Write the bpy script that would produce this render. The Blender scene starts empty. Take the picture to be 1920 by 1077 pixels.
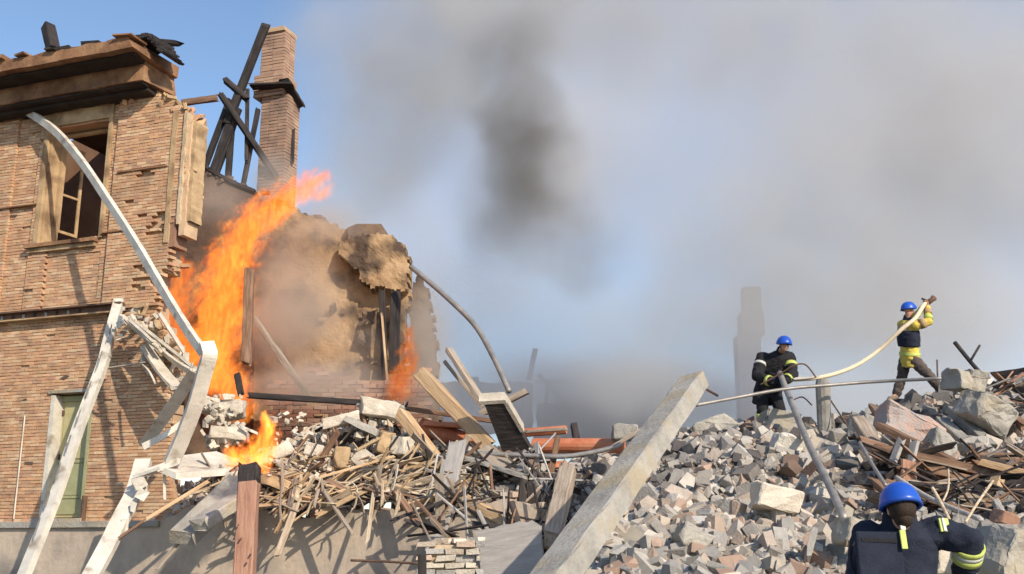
import bpy, bmesh, math, random
import numpy as np
from mathutils import Vector, Matrix, Euler, Quaternion
R = math.radians
rnd = random.Random(7)
sc = bpy.context.scene
col = sc.collection

# ---------------------------------------------------------------- camera
PITCH = R(13.7); F = 2000.0; CZ = 1.6
cam_d = bpy.data.cameras.new('camera'); cam = bpy.data.objects.new('camera', cam_d); col.objects.link(cam)
cam.location = (0, 0, CZ); cam.rotation_euler = (R(90) + PITCH, 0, 0)
cam_d.sensor_width = 36; cam_d.lens = 36 * F / 1920; cam_d.clip_start = 0.1; cam_d.clip_end = 3000
sc.camera = cam

# ---------------------------------------------------------------- sky, sun, exposure
SUN_EL = 30.0
SUN_AZ = 35.0            # degrees to the right of straight behind the camera
w = bpy.data.worlds.new('World'); sc.world = w; w.use_nodes = True
wn = w.node_tree.nodes; wl = w.node_tree.links
sky = wn.new('ShaderNodeTexSky'); sky.sky_type = 'NISHITA'; sky.sun_disc = False
sky.sun_elevation = R(SUN_EL)
sd = Vector((math.sin(R(SUN_AZ)) * math.cos(R(SUN_EL)), -math.cos(R(SUN_AZ)) * math.cos(R(SUN_EL)), math.sin(R(SUN_EL))))
sky.sun_rotation = math.atan2(sd.x, sd.y)
sky.air_density = 1.0; sky.dust_density = 0.6; sky.ozone_density = 2.2
wn['Background'].inputs['Strength'].default_value = 0.15
wl.new(sky.outputs[0], wn['Background'].inputs['Color'])
sl = bpy.data.lights.new('sun', 'SUN'); sl.energy = 4.3; sl.angle = R(0.6); sl.color = (1.0, 0.86, 0.68)
so = bpy.data.objects.new('sun', sl); col.objects.link(so)
so.rotation_euler = (-sd).to_track_quat('-Z', 'Y').to_euler()
sc.view_settings.view_transform = 'Standard'; sc.view_settings.look = 'None'
sc.view_settings.exposure = 0.34; sc.view_settings.gamma = 1
sc.view_settings.use_curve_mapping = False
cy = sc.cycles
cy.use_denoising = True
try: cy.denoiser = 'OPENIMAGEDENOISE'; cy.denoising_input_passes = 'RGB_ALBEDO_NORMAL'
except Exception: pass
cy.use_adaptive_sampling = True; cy.adaptive_threshold = 0.02
cy.max_bounces = 6; cy.diffuse_bounces = 3; cy.glossy_bounces = 2; cy.volume_bounces = 2
cy.transparent_max_bounces = 12
cy.volume_step_rate = 1.5; cy.volume_max_steps = 256

# ---------------------------------------------------------------- helpers
cp, sp = math.cos(PITCH), math.sin(PITCH)
def P(u, v, Y):
    x = (u - 960) / F; z = (538.5 - v) / F
    dy = cp - z * sp; dz = sp + z * cp
    return Vector((x / dy * Y, Y, CZ + dz / dy * Y))

def setp(o, label=None, cat=None, group=None, kind=None):
    if label: o['label'] = label
    if cat: o['category'] = cat
    if group: o['group'] = group
    if kind: o['kind'] = kind
    return o

def empty(name, loc, label, cat, group=None):
    o = bpy.data.objects.new(name, None); col.objects.link(o); o.location = loc
    o.empty_display_size = 0.2
    return setp(o, label, cat, group)

def mk_mesh(name, V, Fs, mat=None, smooth=False):
    me = bpy.data.meshes.new(name)
    me.from_pydata([tuple(v) for v in V], [], [tuple(f) for f in Fs])
    if mat: me.materials.append(mat)
    if smooth: me.polygons.foreach_set('use_smooth', [True] * len(me.polygons))
    me.update()
    return me

def link(name, me, parent=None, loc=None, **k):
    o = bpy.data.objects.new(name, me); col.objects.link(o)
    if parent: o.parent = parent
    if loc is not None: o.location = loc
    return setp(o, **k)

def part(name, V, Fs, mat, parent, smooth=False, **k):
    """mesh given in world coordinates, child of an Empty (unrotated) or object at parent.location"""
    off = parent_world(parent)
    me = mk_mesh(name, [Vector(v) - off for v in V], Fs, mat, smooth)
    return link(name, me, parent, **k)

def parent_world(o):
    l = Vector(o.location)
    while o.parent:
        o = o.parent; l = l + Vector(o.location)
    return l

BOXF = [(0, 1, 3, 2), (4, 6, 7, 5), (0, 4, 5, 1), (2, 3, 7, 6), (0, 2, 6, 4), (1, 5, 7, 3)]
class MB:
    def __init__(s): s.V = []; s.F = []
    def add(s, V, Fs):
        b = len(s.V); s.V += [Vector(v) for v in V]; s.F += [tuple(i + b for i in f) for f in Fs]; return s
    def box(s, lo, hi, jit=0.0, M=None):
        V = []
        for x in (lo[0], hi[0]):
            for y in (lo[1], hi[1]):
                for z in (lo[2], hi[2]):
                    v = Vector((x, y, z))
                    if jit: v += Vector((rnd.uniform(-jit, jit), rnd.uniform(-jit, jit), rnd.uniform(-jit, jit)))
                    V.append(M @ v if M else v)
        return s.add(V, BOXF)
    def tube(s, pts, r, n=8, cap=True, flat=1.0):
        pts = [Vector(p) for p in pts]
        rs = r if isinstance(r, (list, tuple)) else [r] * len(pts)
        V = []; Fs = []
        prev = None
        for i, p in enumerate(pts):
            d = (pts[min(i + 1, len(pts) - 1)] - pts[max(i - 1, 0)]).normalized()
            a = prev if prev is not None else (Vector((0, 0, 1)) if abs(d.z) < .9 else Vector((1, 0, 0)))
            a = (a - d * a.dot(d)).normalized(); prev = a
            b = d.cross(a)
            for k in range(n):
                t = 2 * math.pi * k / n
                V.append(p + (a * math.cos(t) * flat + b * math.sin(t)) * rs[i])
        for i in range(len(pts) - 1):
            for k in range(n):
                k2 = (k + 1) % n
                Fs.append((i * n + k, i * n + k2, (i + 1) * n + k2, (i + 1) * n + k))
        if cap:
            Fs.append(tuple(range(n - 1, -1, -1))); Fs.append(tuple(range((len(pts) - 1) * n, len(pts) * n)))
        return s.add(V, Fs)
    def prism(s, poly, f0, f1):
        """poly: list of 2D points, f0/f1 map 2D to 3D front and back"""
        n = len(poly)
        V = [f0(p) for p in poly] + [f1(p) for p in poly]
        Fs = [tuple(range(n)), tuple(range(2 * n - 1, n - 1, -1))]
        for i in range(n):
            j = (i + 1) % n
            Fs.append((i, i + n, j + n, j))
        return s.add(V, Fs)
    def obj(s, name, mat, parent=None, smooth=False, **k):
        if parent: return part(name, s.V, s.F, mat, parent, smooth, **k)
        c = sum(s.V, Vector()) / len(s.V); zmin = min(v.z for v in s.V); c.z = zmin
        me = mk_mesh(name, [v - c for v in s.V], s.F, mat, smooth)
        return link(name, me, None, c, **k)

def spline(pts, n=8):
    pts = [Vector(p) for p in pts]; out = []
    for i in range(len(pts) - 1):
        p0 = pts[max(i - 1, 0)]; p1 = pts[i]; p2 = pts[i + 1]; p3 = pts[min(i + 2, len(pts) - 1)]
        for k in range(n):
            t = k / n
            out.append(0.5 * ((2 * p1) + (p2 - p0) * t + (2 * p0 - 5 * p1 + 4 * p2 - p3) * t * t + (3 * p1 - p0 - 3 * p2 + p3) * t ** 3))
    out.append(pts[-1]); return out

# numpy value noise
_tab = np.random.RandomState(3).rand(256, 256)
def vnoise(x, y):
    x = np.asarray(x, float); y = np.asarray(y, float)
    xi = np.floor(x).astype(int); yi = np.floor(y).astype(int); fx = x - xi; fy = y - yi
    fx = fx * fx * (3 - 2 * fx); fy = fy * fy * (3 - 2 * fy)
    g = lambda a, b: _tab[a % 256, b % 256]
    return (g(xi, yi) * (1 - fx) + g(xi + 1, yi) * fx) * (1 - fy) + (g(xi, yi + 1) * (1 - fx) + g(xi + 1, yi + 1) * fx) * fy
def fbm(x, y, o=4):
    t = 0; a = .5
    for i in range(o): t = t + a * vnoise(x * 2 ** i + 17 * i, y * 2 ** i + 5 * i); a *= .5
    return t - .5

# ---------------------------------------------------------------- materials
def nt(name):
    m = bpy.data.materials.new(name); m.use_nodes = True
    return m, m.node_tree.nodes, m.node_tree.links, m.node_tree.nodes['Principled BSDF']
def ramp(n, stops, mode='LINEAR'):
    r = n.new('ShaderNodeValToRGB'); r.color_ramp.interpolation = mode
    e = r.color_ramp.elements
    e[0].position = stops[0][0]; e[0].color = (*stops[0][1], 1)
    e[1].position = stops[1][0]; e[1].color = (*stops[1][1], 1)
    for p, c in stops[2:]:
        x = e.new(p); x.color = (*c, 1)
    return r
def math_n(n, l, op, a, b=None):
    m = n.new('ShaderNodeMath'); m.operation = op
    for i, x in enumerate((a, b)):
        if x is None: continue
        if isinstance(x, (int, float)): m.inputs[i].default_value = x
        else: l.new(x, m.inputs[i])
    return m.outputs[0]
def stone(name, cols, scale=3.0, rough=.92, bump=.35, var=.25, island=None, stretch=None, coord='Object', stain=None, fine=9, mode='LINEAR', metal=0, spec=.3):
    """cols: ramp by noise. island: list of colours picked per piece. stain: (colour, scale, lo, hi)"""
    m, n, l, b = nt(name)
    tc = n.new('ShaderNodeTexCoord'); co = tc.outputs['Object' if coord == 'World' else coord]
    if coord == 'World':
        g = n.new('ShaderNodeNewGeometry'); co = g.outputs['Position']
    if stretch:
        mp = n.new('ShaderNodeMapping'); mp.inputs['Scale'].default_value = stretch; l.new(co, mp.inputs[0]); co = mp.outputs[0]
    no = n.new('ShaderNodeTexNoise'); no.inputs['Scale'].default_value = scale; no.inputs['Detail'].default_value = 6; no.inputs['Roughness'].default_value = .65
    l.new(co, no.inputs['Vector'])
    k = len(cols)
    r = ramp(n, [(.3 + .4 * i / max(k - 1, 1), c) for i, c in enumerate(cols)], mode); l.new(no.outputs[0], r.inputs[0])
    cout = r.outputs[0]
    ge = n.new('ShaderNodeNewGeometry'); oi = n.new('ShaderNodeObjectInfo')
    rr = math_n(n, l, 'FRACT', math_n(n, l, 'ADD', ge.outputs['Random Per Island'], oi.outputs['Random']))
    if island:
        ri = ramp(n, [(i / len(island), c) for i, c in enumerate(island)], 'CONSTANT'); l.new(rr, ri.inputs[0])
        mx = n.new('ShaderNodeMix'); mx.data_type = 'RGBA'; mx.blend_type = 'MULTIPLY'; mx.inputs[0].default_value = 1
        l.new(ri.outputs[0], mx.inputs['A']); l.new(cout, mx.inputs['B']); cout = mx.outputs['Result']
    if stain:
        n2 = n.new('ShaderNodeTexNoise'); n2.inputs['Scale'].default_value = stain[1]; n2.inputs['Detail'].default_value = 5
        g2 = n.new('ShaderNodeNewGeometry'); l.new(g2.outputs['Position'], n2.inputs['Vector'])
        mr = n.new('ShaderNodeMapRange'); mr.inputs[1].default_value = stain[2]; mr.inputs[2].default_value = stain[3]; l.new(n2.outputs[0], mr.inputs[0])
        mx = n.new('ShaderNodeMix'); mx.data_type = 'RGBA'; l.new(mr.outputs[0], mx.inputs[0]); l.new(cout, mx.inputs['A'])
        mx.inputs['B'].default_value = (*stain[0], 1); cout = mx.outputs['Result']
    if var:
        f = math_n(n, l, 'MULTIPLY_ADD', math_n(n, l, 'FRACT', math_n(n, l, 'MULTIPLY', rr, 37.7)), 2 * var); 
        f.node.inputs[2].default_value = 1 - var
        hs = n.new('ShaderNodeHueSaturation'); l.new(f, hs.inputs['Value']); l.new(cout, hs.inputs['Color']); cout = hs.outputs[0]
    l.new(cout, b.inputs['Base Color'])
    b.inputs['Roughness'].default_value = rough; b.inputs['Metallic'].default_value = metal
    b.inputs['Specular IOR Level'].default_value = spec
    if bump:
        n3 = n.new('ShaderNodeTexNoise'); n3.inputs['Scale'].default_value = scale * fine; n3.inputs['Detail'].default_value = 4
        l.new(co, n3.inputs['Vector'])
        bp = n.new('ShaderNodeBump'); bp.inputs['Strength'].default_value = bump; bp.inputs['Distance'].default_value = .02
        l.new(n3.outputs[0], bp.inputs['Height']); l.new(bp.outputs[0], b.inputs['Normal'])
    return m
def wood(name, c1, c2, c3=None, rough=.85, scale=2.2):
    return stone(name, [c1, c2] + ([c3] if c3 else []), scale=scale, stretch=(1, 9, 9), rough=rough, bump=.5, var=.18, fine=4)

G = lambda v, r=1, b=1: (v * r, v, v * b)
M = {}
M['brick'] = stone('brick_clay', [(.75, .75, .75), (1, 1, 1), (1.1, 1.05, 1)], 5, island=[(.50, .30, .175), (.52, .33, .20), (.45, .26, .16), (.54, .36, .225), (.43, .265, .175), (.50, .30, .175), (.56, .40, .26)], var=.08, stain=((.27, .18, .115), 1.1, .52, .78))
M['mortar'] = stone('mortar', [(.36, .25, .165), (.48, .34, .22)], 4, var=0)
M['brick_red'] = stone('brick_interior', [(.8, .8, .8), (1.1, 1.1, 1.1)], 5, island=[(.27, .14, .10), (.33, .19, .13), (.22, .13, .10), (.36, .24, .18)], var=.15)
M['cornice'] = stone('cornice_plaster', [(.13, .065, .035), (.26, .14, .075), (.34, .21, .12)], 2.2, var=0, bump=.6, stain=((.10, .055, .035), 1.6, .5, .7))
M['trim'] = stone('cream_trim', [(.34, .23, .13), (.50, .37, .22)], 3, var=.05, bump=.5, stain=((.20, .13, .075), 2.4, .48, .68))
M['plaster'] = stone('cream_plaster', [(.36, .27, .17), (.48, .38, .26), (.54, .46, .34)], 2.5, var=.05, bump=.5)
M['ochre'] = stone('ochre_plaster', [(.24, .15, .085), (.36, .24, .135), (.42, .30, .18)], 1.8, var=.04, bump=.8, stain=((.08, .055, .04), 1.5, .47, .64))
M['soot'] = stone('sooty_wall', [(.05, .035, .03), (.12, .085, .065), (.19, .13, .09)], 1.7, var=.05, bump=.6)
M['plinth'] = stone('plinth_render', [(.28, .24, .20), (.44, .37, .30), (.54, .44, .34)], 1.3, var=0, bump=.5, stain=((.22, .20, .18), .8, .52, .68))
M['soffit'] = stone('soffit_shade_tone', [(.018, .014, .013), (.05, .035, .028)], 2.5, var=0)  # near-black tone paints in the shade seen on undersides
M['white'] = stone('white_paint', [(.46, .43, .37), (.68, .65, .58)], 4, var=.06, rough=.55, bump=.25, stain=((.30, .25, .19), 4, .56, .70), spec=.5)
M['white_debris'] = stone('white_plaster_debris', [(.36, .32, .26), (.60, .545, .46)], 4, var=.16, bump=.6)
M['greenpaint'] = stone('faded_green_paint', [(.24, .25, .13), (.36, .36, .21)], 3, var=.04, rough=.6, bump=.2)
M['doorbuff'] = stone('faded_buff_paint', [(.36, .33, .17), (.46, .42, .24)], 3, var=.04, rough=.6, bump=.2)
M['dark'] = stone('dark_interior', [(.02, .017, .015), (.05, .04, .035)], 2, var=0)
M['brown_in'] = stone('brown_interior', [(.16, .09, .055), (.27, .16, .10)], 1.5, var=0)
M['char'] = wood('charred_wood', (.012, .011, .012), (.035, .03, .03), (.07, .055, .05))
M['wood_old'] = wood('weathered_wood', (.16, .12, .09), (.28, .23, .185), (.36, .31, .26))
M['wood_grey'] = wood('grey_board', (.27, .25, .235), (.40, .38, .36))
M['wood_tan'] = wood('tan_timber', (.30, .185, .10), (.46, .32, .19), (.54, .40, .26))
M['wood_brown'] = wood('brown_timber', (.10, .055, .035), (.20, .12, .08), (.28, .18, .12))
M['wood_red'] = wood('reddish_post', (.26, .13, .09), (.40, .22, .155), (.46, .29, .21))
M['chimney_brick'] = stone('chimney_brick', [(.8, .8, .8), (1, 1, 1)], 5, island=[(.40, .26, .19), (.42, .28, .20), (.38, .245, .18), (.43, .295, .215)], var=.05, stain=((.16, .11, .09), 1.0, .5, .72))
M['concrete'] = stone('concrete', [(.21, .20, .18), (.31, .295, .265), (.39, .37, .33)], 2.4, var=.08, bump=.8, stain=((.33, .27, .17), 1.6, .48, .72))
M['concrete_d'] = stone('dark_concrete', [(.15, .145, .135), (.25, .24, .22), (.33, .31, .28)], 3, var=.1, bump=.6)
M['rock_pink'] = stone('pink_masonry', [(.30, .20, .17), (.36, .33, .32), (.44, .30, .25), (.42, .40, .39)], 3.2, var=.06, bump=.8)
M['redpipe'] = stone('red_lead_paint', [(.34, .10, .05), (.48, .17, .09), (.52, .24, .14)], 3, var=.04, rough=.6, bump=.2)
M['steel'] = stone('dull_steel', [(.20, .19, .18), (.36, .34, .32)], 5, var=.05, rough=.5, bump=.2, metal=.4)
M['rust'] = stone('rusty_iron', [(.07, .045, .035), (.16, .09, .06)], 6, var=.05, rough=.8)
RUB = [(.38, .36, .33), (.44, .41, .375), (.29, .27, .25), (.40, .34, .29), (.50, .465, .41), (.35, .32, .29), (.40, .37, .33), (.23, .21, .19), (.45, .40, .34), (.36, .265, .21), (.40, .385, .37), (.31, .28, .25), (.44, .41, .37), (.38, .30, .245)]
M['rubble'] = stone('rubble_mix', [(.78, .78, .78), (1, 1, 1), (1.08, 1.06, 1.02)], 4, island=RUB, var=.22, bump=.7)
M['rubble_d'] = stone('sooty_rubble', [(.7, .7, .7), (1, 1, 1)], 4, island=[(.16, .15, .14), (.26, .25, .24), (.10, .09, .09), (.33, .30, .27), (.20, .14, .11), (.38, .36, .33)], var=.2, bump=.7)
M['rubble_w'] = stone('pale_rubble', [(.8, .8, .78), (1, 1, 1)], 4, island=[(.58, .52, .44), (.66, .61, .53), (.45, .38, .31), (.52, .40, .32), (.70, .66, .58)], var=.15, bump=.7)
M['dust'] = stone('rubble_dust', [(.13, .118, .10), (.25, .23, .20), (.35, .325, .29)], 3.5, coord='World', var=0, bump=1.0, fine=8)
M['gap_shade'] = stone('dark_gap_shade', [(.035, .03, .026), (.09, .075, .062), (.17, .145, .12)], 3, coord='World', var=0, bump=1.0, fine=8)  # dark base paints the shaded gaps between the heaped debris
M['earth'] = stone('ground_dirt', [(.10, .09, .075), (.18, .16, .135)], .6, coord='World', var=0)
M['lath'] = wood('splintered_lath', (.24, .17, .11), (.44, .35, .25), (.56, .48, .37))
M['far'] = stone('far_building', [(.06, .055, .06), (.11, .10, .105)], .5, var=.05, bump=0)
M['hose'] = stone('hose_canvas', [(.62, .52, .36), (.72, .62, .45)], 9, var=0, rough=.7)
M['blue'] = stone('blue_helmet_shell', [(.012, .07, .40), (.015, .085, .46)], 3, var=0, rough=.35, bump=.03, spec=.5)
M['navy'] = stone('navy_cloth', [(.010, .014, .028), (.02, .026, .045)], 9, var=0, rough=.9, bump=.4)
M['black'] = stone('black_cloth', [(.010, .010, .012), (.02, .02, .024)], 9, var=0, rough=.9, bump=.4)
M['lime'] = stone('lime_reflective', [(.38, .46, .10), (.52, .58, .16)], 12, var=0, rough=.5, bump=.1)
M['silver'] = stone('silver_reflective', [(.42, .44, .42), (.55, .56, .52)], 12, var=0, rough=.4, bump=.1)
M['yellow'] = stone('yellow_jacket', [(.50, .38, .07), (.66, .53, .10)], 8, var=0, rough=.8, bump=.3)
M['tan_cloth'] = stone('tan_jacket', [(.32, .22, .12), (.42, .30, .17)], 8, var=0, rough=.85, bump=.3)
M['trouser'] = stone('grey_trousers', [(.05, .04, .038), (.12, .095, .085)], 6, var=0, rough=.9, bump=.4)
M['skin'] = stone('skin', [(.42, .22, .15), (.50, .28, .19)], 6, var=0, rough=.55, bump=.05, spec=.4)
M['hair'] = stone('dark_hair', [(.02, .013, .009), (.045, .028, .018)], 20, var=0, rough=.7)
M['boot'] = stone('dusty_boot', [(.12, .09, .065), (.25, .20, .15)], 8, var=0, rough=.8)
M['eye'] = stone('eye', [(.02, .015, .012), (.03, .02, .02)], 5, var=0, rough=.2, bump=0)
M['lip'] = stone('lips', [(.30, .11, .09), (.33, .13, .10)], 5, var=0, rough=.5, bump=0)
# ---------------------------------------------------------------- ground and terrain
gm = MB().add([(-900, -300, 0), (900, -300, 0), (900, 1800, 0), (-900, 1800, 0)], [(0, 1, 2, 3)])
gm.obj('ground', M['earth'], kind='structure')

WO = Vector((-8.6, 18.2, 0)); WE = Vector((2.77, -1, 0)).normalized(); WN = Vector((-1, -2.77, 0)).normalized()
def W(u, v, off=0.0):
    """pixel to (s, z) on the front wall plane moved off metres towards the street"""
    p1 = P(u, v, 1.0); c = Vector((0, 0, CZ)); d = p1 - c
    o = WO + WN * off
    t = (o - c).dot(WN) / d.dot(WN)
    q = c + d * t
    return ((q - WO).dot(WE), q.z)
def WP(s, z, d=0.0): return WO + WE * s + WN * d + Vector((0, 0, z))
def ywall(x): return 18.2 - (x + 8.6) / 2.77

crest_px = [(980, 868), (1100, 850), (1200, 838), (1290, 800), (1380, 792), (1450, 790), (1530, 790), (1600, 772), (1660, 762), (1740, 742), (1800, 720), (1860, 712), (1920, 705), (2100, 690)]
cx_ = np.array([P(u, v, 19).x for u, v in crest_px]); cz_ = np.array([P(u, v, 19).z for u, v in crest_px]) - .08
def Hslope(x, y):
    zc = np.interp(x, cx_, cz_)
    t = np.interp(y, [4, 7, 9, 12, 15, 17, 19, 20.5, 27], [0, .08, .19, .39, .65, .83, 1, .95, 0])
    z = zc * t
    z = z * np.clip((x + .4 + .25 * (y - 12) * 0) / 1.6, 0, 1) ** .8
    return z + (fbm(x * .9, y * .9) * .55 + fbm(x * 3, y * 3, 3) * .22) * np.clip(z, 0, 1)
mpx = [(300, 900), (400, 850), (470, 830), (520, 800), (600, 770), (690, 770), (760, 800), (850, 828), (950, 842), (1050, 846), (1150, 845), (1250, 850)]
mx_ = np.array([P(u, v, 17).x for u, v in mpx]); mz_ = np.array([P(u, v, 17).z for u, v in mpx])
def Hmound(x, y):
    yw = ywall(x)
    d = y - yw
    top = np.interp(x, mx_, mz_)
    t = np.interp(d, [-.1, .0, .12, .5, 1.0, 2.0, 3.2, 5.0, 8], [-.6, -.3, .15, .5, .8, 1, .85, .5, .3])
    z = 2.12 + (top - 2.12) * t + fbm(x * 1.6, y * 1.6) * .3 * np.clip(d, 0, 1)
    return np.where(x > .4, np.minimum(z, Hslope(x, y) + (z - Hslope(x, y)) * np.clip((1.6 - x) / 1.2, 0, 1)) - np.clip(x - 1.2, 0, 1) * .5, z)
def grid_mesh(name, x0, x1, y0, y1, st, H, mat, mask=None, skirt=None, **k):
    xs = np.arange(x0, x1 + 1e-6, st); ys = np.arange(y0, y1 + 1e-6, st)
    X, Y = np.meshgrid(xs, ys); Z = H(X, Y)
    V = np.stack([X.ravel(), Y.ravel(), Z.ravel()], 1); nx = len(xs)
    Fs = []
    mk = mask(X, Y) if mask is not None else np.ones_like(X, bool)
    for j in range(len(ys) - 1):
        for i in range(nx - 1):
            if mk[j, i]: Fs.append((j * nx + i, j * nx + i + 1, (j + 1) * nx + i + 1, (j + 1) * nx + i))
    me = mk_mesh(name, V, Fs, mat, True)
    return link(name, me, **k)
grid_mesh('rubble_slope_terrain', -.6, 13, 4, 27, .11, Hslope, M['dust'], kind='structure')
grid_mesh('collapsed_floor_terrain', -6.6, 2.2, 13, 25, .11, Hmound, M['gap_shade'], mask=lambda X, Y: Y > ywall(X) - .02, kind='structure')

# ---------------------------------------------------------------- fragments
def hull(pts):
    bm = bmesh.new()
    for p in pts: bm.verts.new(p)
    r = bmesh.ops.convex_hull(bm, input=bm.verts)
    junk = [v for v in bm.verts if not v.link_faces]
    for v in junk: bm.verts.remove(v)
    bmesh.ops.dissolve_limit(bm, angle_limit=R(8), verts=bm.verts, edges=bm.edges)
    bm.verts.index_update()
    V = [v.co.copy() for v in bm.verts]; Fs = [tuple(v.index for v in f.verts) for f in bm.faces]
    bm.free(); return V, Fs
def frag_template(rg, kind):
    if kind == 'brick':
        sx, sy, sz = .5 * rg.uniform(.45, 1), .24, .15; k = .06
        pts = []
        for x in (-1, 1):
            for y in (-1, 1):
                for z in (-1, 1):
                    if rg.random() < .35:      # chipped corner
                        c = rg.uniform(.1, .3)
                        pts += [(x * (sx - c), y * sy, z * sz), (x * sx, y * (sy - c * .6), z * sz), (x * sx, y * sy, z * (sz - c * .4))]
                    else: pts.append((x * sx + rg.uniform(-k, k), y * sy + rg.uniform(-k, k) * .5, z * sz + rg.uniform(-k, k) * .5))
        return hull(pts)
    sx, sy, sz = .5, .5 * rg.uniform(.35, 1), .5 * rg.uniform(.18, .8)
    pts = []
    ji = rg.uniform(.12, .55)
    for x in (-1, 1):
        for y in (-1, 1):
            for z in (-1, 1):
                if rg.random() < .22:
                    c = rg.uniform(.2, .7)
                    pts += [(x * sx * (1 - c), y * sy, z * sz), (x * sx, y * sy * (1 - c), z * sz), (x * sx, y * sy, z * sz * (1 - c))]
                    continue
                pts.append((x * sx * (1 - ji * rg.random()), y * sy * (1 - ji * rg.random()), z * sz * (1 - ji * rg.random())))
    return hull(pts)
rg = random.Random(11)
T_BR = [frag_template(rg, 'brick') for _ in range(12)]
T_RK = [frag_template(rg, 'rock') for _ in range(20)]
def tri_arr(T):
    V, Fs = T; tr = []
    for f in Fs:
        for i in range(1, len(f) - 1): tr.append((f[0], f[i], f[i + 1]))
    return np.array([tuple(v) for v in V]), np.array(tr)
TT = [tri_arr(t) for t in T_BR + T_RK]
def fast_mesh(name, V, Fc, mat):
    me = bpy.data.meshes.new(name)
    me.vertices.add(len(V)); me.vertices.foreach_set('co', V.astype(np.float32).ravel())
    me.loops.add(len(Fc) * 3); me.loops.foreach_set('vertex_index', Fc.astype(np.int32).ravel())
    me.polygons.add(len(Fc)); me.polygons.foreach_set('loop_start', np.arange(0, len(Fc) * 3, 3, dtype=np.int32))
    me.polygons.foreach_set('loop_total', np.full(len(Fc), 3, np.int32))
    me.update(calc_edges=True); me.shade_flat(); me.materials.append(mat); return me
def rot_rand(rs, flat=0.0):
    q = rs.randn(4); q[1:3] *= (1 - flat); q /= np.linalg.norm(q)
    w_, x, y, z = q
    return np.array([[1 - 2 * (y * y + z * z), 2 * (x * y - z * w_), 2 * (x * z + y * w_)], [2 * (x * y + z * w_), 1 - 2 * (x * x + z * z), 2 * (y * z - x * w_)], [2 * (x * z - y * w_), 2 * (y * z + x * w_), 1 - 2 * (x * x + y * y)]])
def join_pieces(name, items, mat, **k):
    Vs = []; Fs = []; b = 0
    for ti, sz, Rm, p in items:
        v, f = TT[ti]
        Vs.append(v * sz @ Rm.T + p); Fs.append(f + b); b += len(v)
    me = fast_mesh(name, np.concatenate(Vs), np.concatenate(Fs), mat)
    return link(name, me, **k)
def on_slope(x, y): return float(Hslope(np.array([x]), np.array([y]))[0])
def on_mound(x, y): return float(Hmound(np.array([x]), np.array([y]))[0])
TM = {}
def single(name, ti, sz, Rm, p, mat, **k):
    key = (ti, mat.name)
    if key not in TM:
        V, Fs = (T_BR + T_RK)[ti]; TM[key] = mk_mesh(name, V, Fs, mat)
    o = link(name, TM[key], **k)
    m = Matrix(Rm.tolist()).to_4x4(); o.matrix_world = Matrix.Translation(p) @ m @ Matrix.Diagonal((sz, sz, sz, 1))
    return o

rs = np.random.RandomState(5)
def scatter(n, xr, yr, H, acc, smin, smax, pbrick, lift=.25, power=2.2):
    x = rs.uniform(*xr, n); y = rs.uniform(*yr, n); k = acc(x, y); x = x[k]; y = y[k]; m = len(x)
    br = rs.rand(m) < pbrick; s = smin + (smax - smin) * rs.rand(m) ** power
    s = np.where(br, rs.uniform(.09, .21, m), s); ti = np.where(br, rs.randint(0, 12, m), 12 + rs.randint(0, 20, m))
    z = H(x, y) + s * rs.uniform(-.45, lift, m)
    return [(int(ti[i]), float(s[i]), rot_rand(rs, .4), np.array([x[i], y[i], z[i]])) for i in range(m)]
SL = scatter(62000, (.2, 11.5), (8.5, 20.2), Hslope, lambda x, y: (x / y < .56) & (x > (y - 14) * -.05), .02, .38, .16, lift=.42, power=4.6)
SL.sort(key=lambda t: -t[1] / t[3][1])
vis = [t for t in SL if t[3][1] > 10.2 and t[3][1] < 19 and t[3][0] / t[3][1] < .47]
LABS = [('rubble_block', 'pale grey broken lump lying loose among the bricks of the slope', 'rubble block', 'loose lumps on the rubble slope', 'rubble'),
        ('broken_brick', 'chipped dusty brick piece lying loose on the rubble slope', 'brick', 'loose bricks on the rubble slope', 'rubble')]
ind = vis[:290]; ids = set(id(t) for t in ind)
TONES = [('pale grey', [(.33, .32, .30), (.45, .43, .40)]), ('dark grey', [(.20, .19, .18), (.28, .265, .25)]), ('cream', [(.40, .36, .295), (.49, .44, .37)]), ('brick red', [(.31, .215, .17), (.39, .28, .22)])]
for nm, c in TONES: M['lump ' + nm] = stone('lump_' + nm.replace(' ', '_'), c, 4, var=.15, bump=.9)
for t in ind:
    tn = rs.choice(4, p=[.45, .2, .2, .15]); nm = TONES[tn][0]; hi = t[3][1] > 14.2
    single('rubble_block', t[0], t[1], t[2], Vector(t[3]), M['lump ' + nm], label='%s broken lump lying loose on the %s part of the brick slope' % (nm, 'upper' if hi else 'lower'), cat='rubble block', group='%s lumps on the %s slope' % (nm, 'upper' if hi else 'lower'))
rest = [t for t in SL if id(t) not in ids]
soot = [t for t in rest if (fbm(t[3][0] * .6 + 5, t[3][1] * .6) * 2.2 + (t[3][1] - 15.0) * .16 + rs.randn() * .35 + 1.6 * (t[3][0] / t[3][1] > .34 and 12.8 < t[3][1] < 15.3)) > .42]; sooti = set(id(t) for t in soot)
join_pieces('sooty_rubble', soot, M['rubble_d'], label='darker sooty fragments lying between the pale ones high on the slope', cat='rubble', kind='stuff')
join_pieces('rubble', [t for t in rest if id(t) not in sooti], M['rubble'], label='countless pale brick and concrete fragments covering the slope on the right', cat='rubble', kind='stuff')
MR = scatter(6500, (-6.0, 1.5), (14.2, 20), Hmound, lambda x, y: (y > ywall(x) + .08) & (x > -5.9), .03, .24, .3)
dk = [t for t in MR if t[3][0] > -.9 + rs.randn() * .35]; dki = set(id(t) for t in dk)
pl = [t for t in MR if id(t) not in dki]
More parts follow.
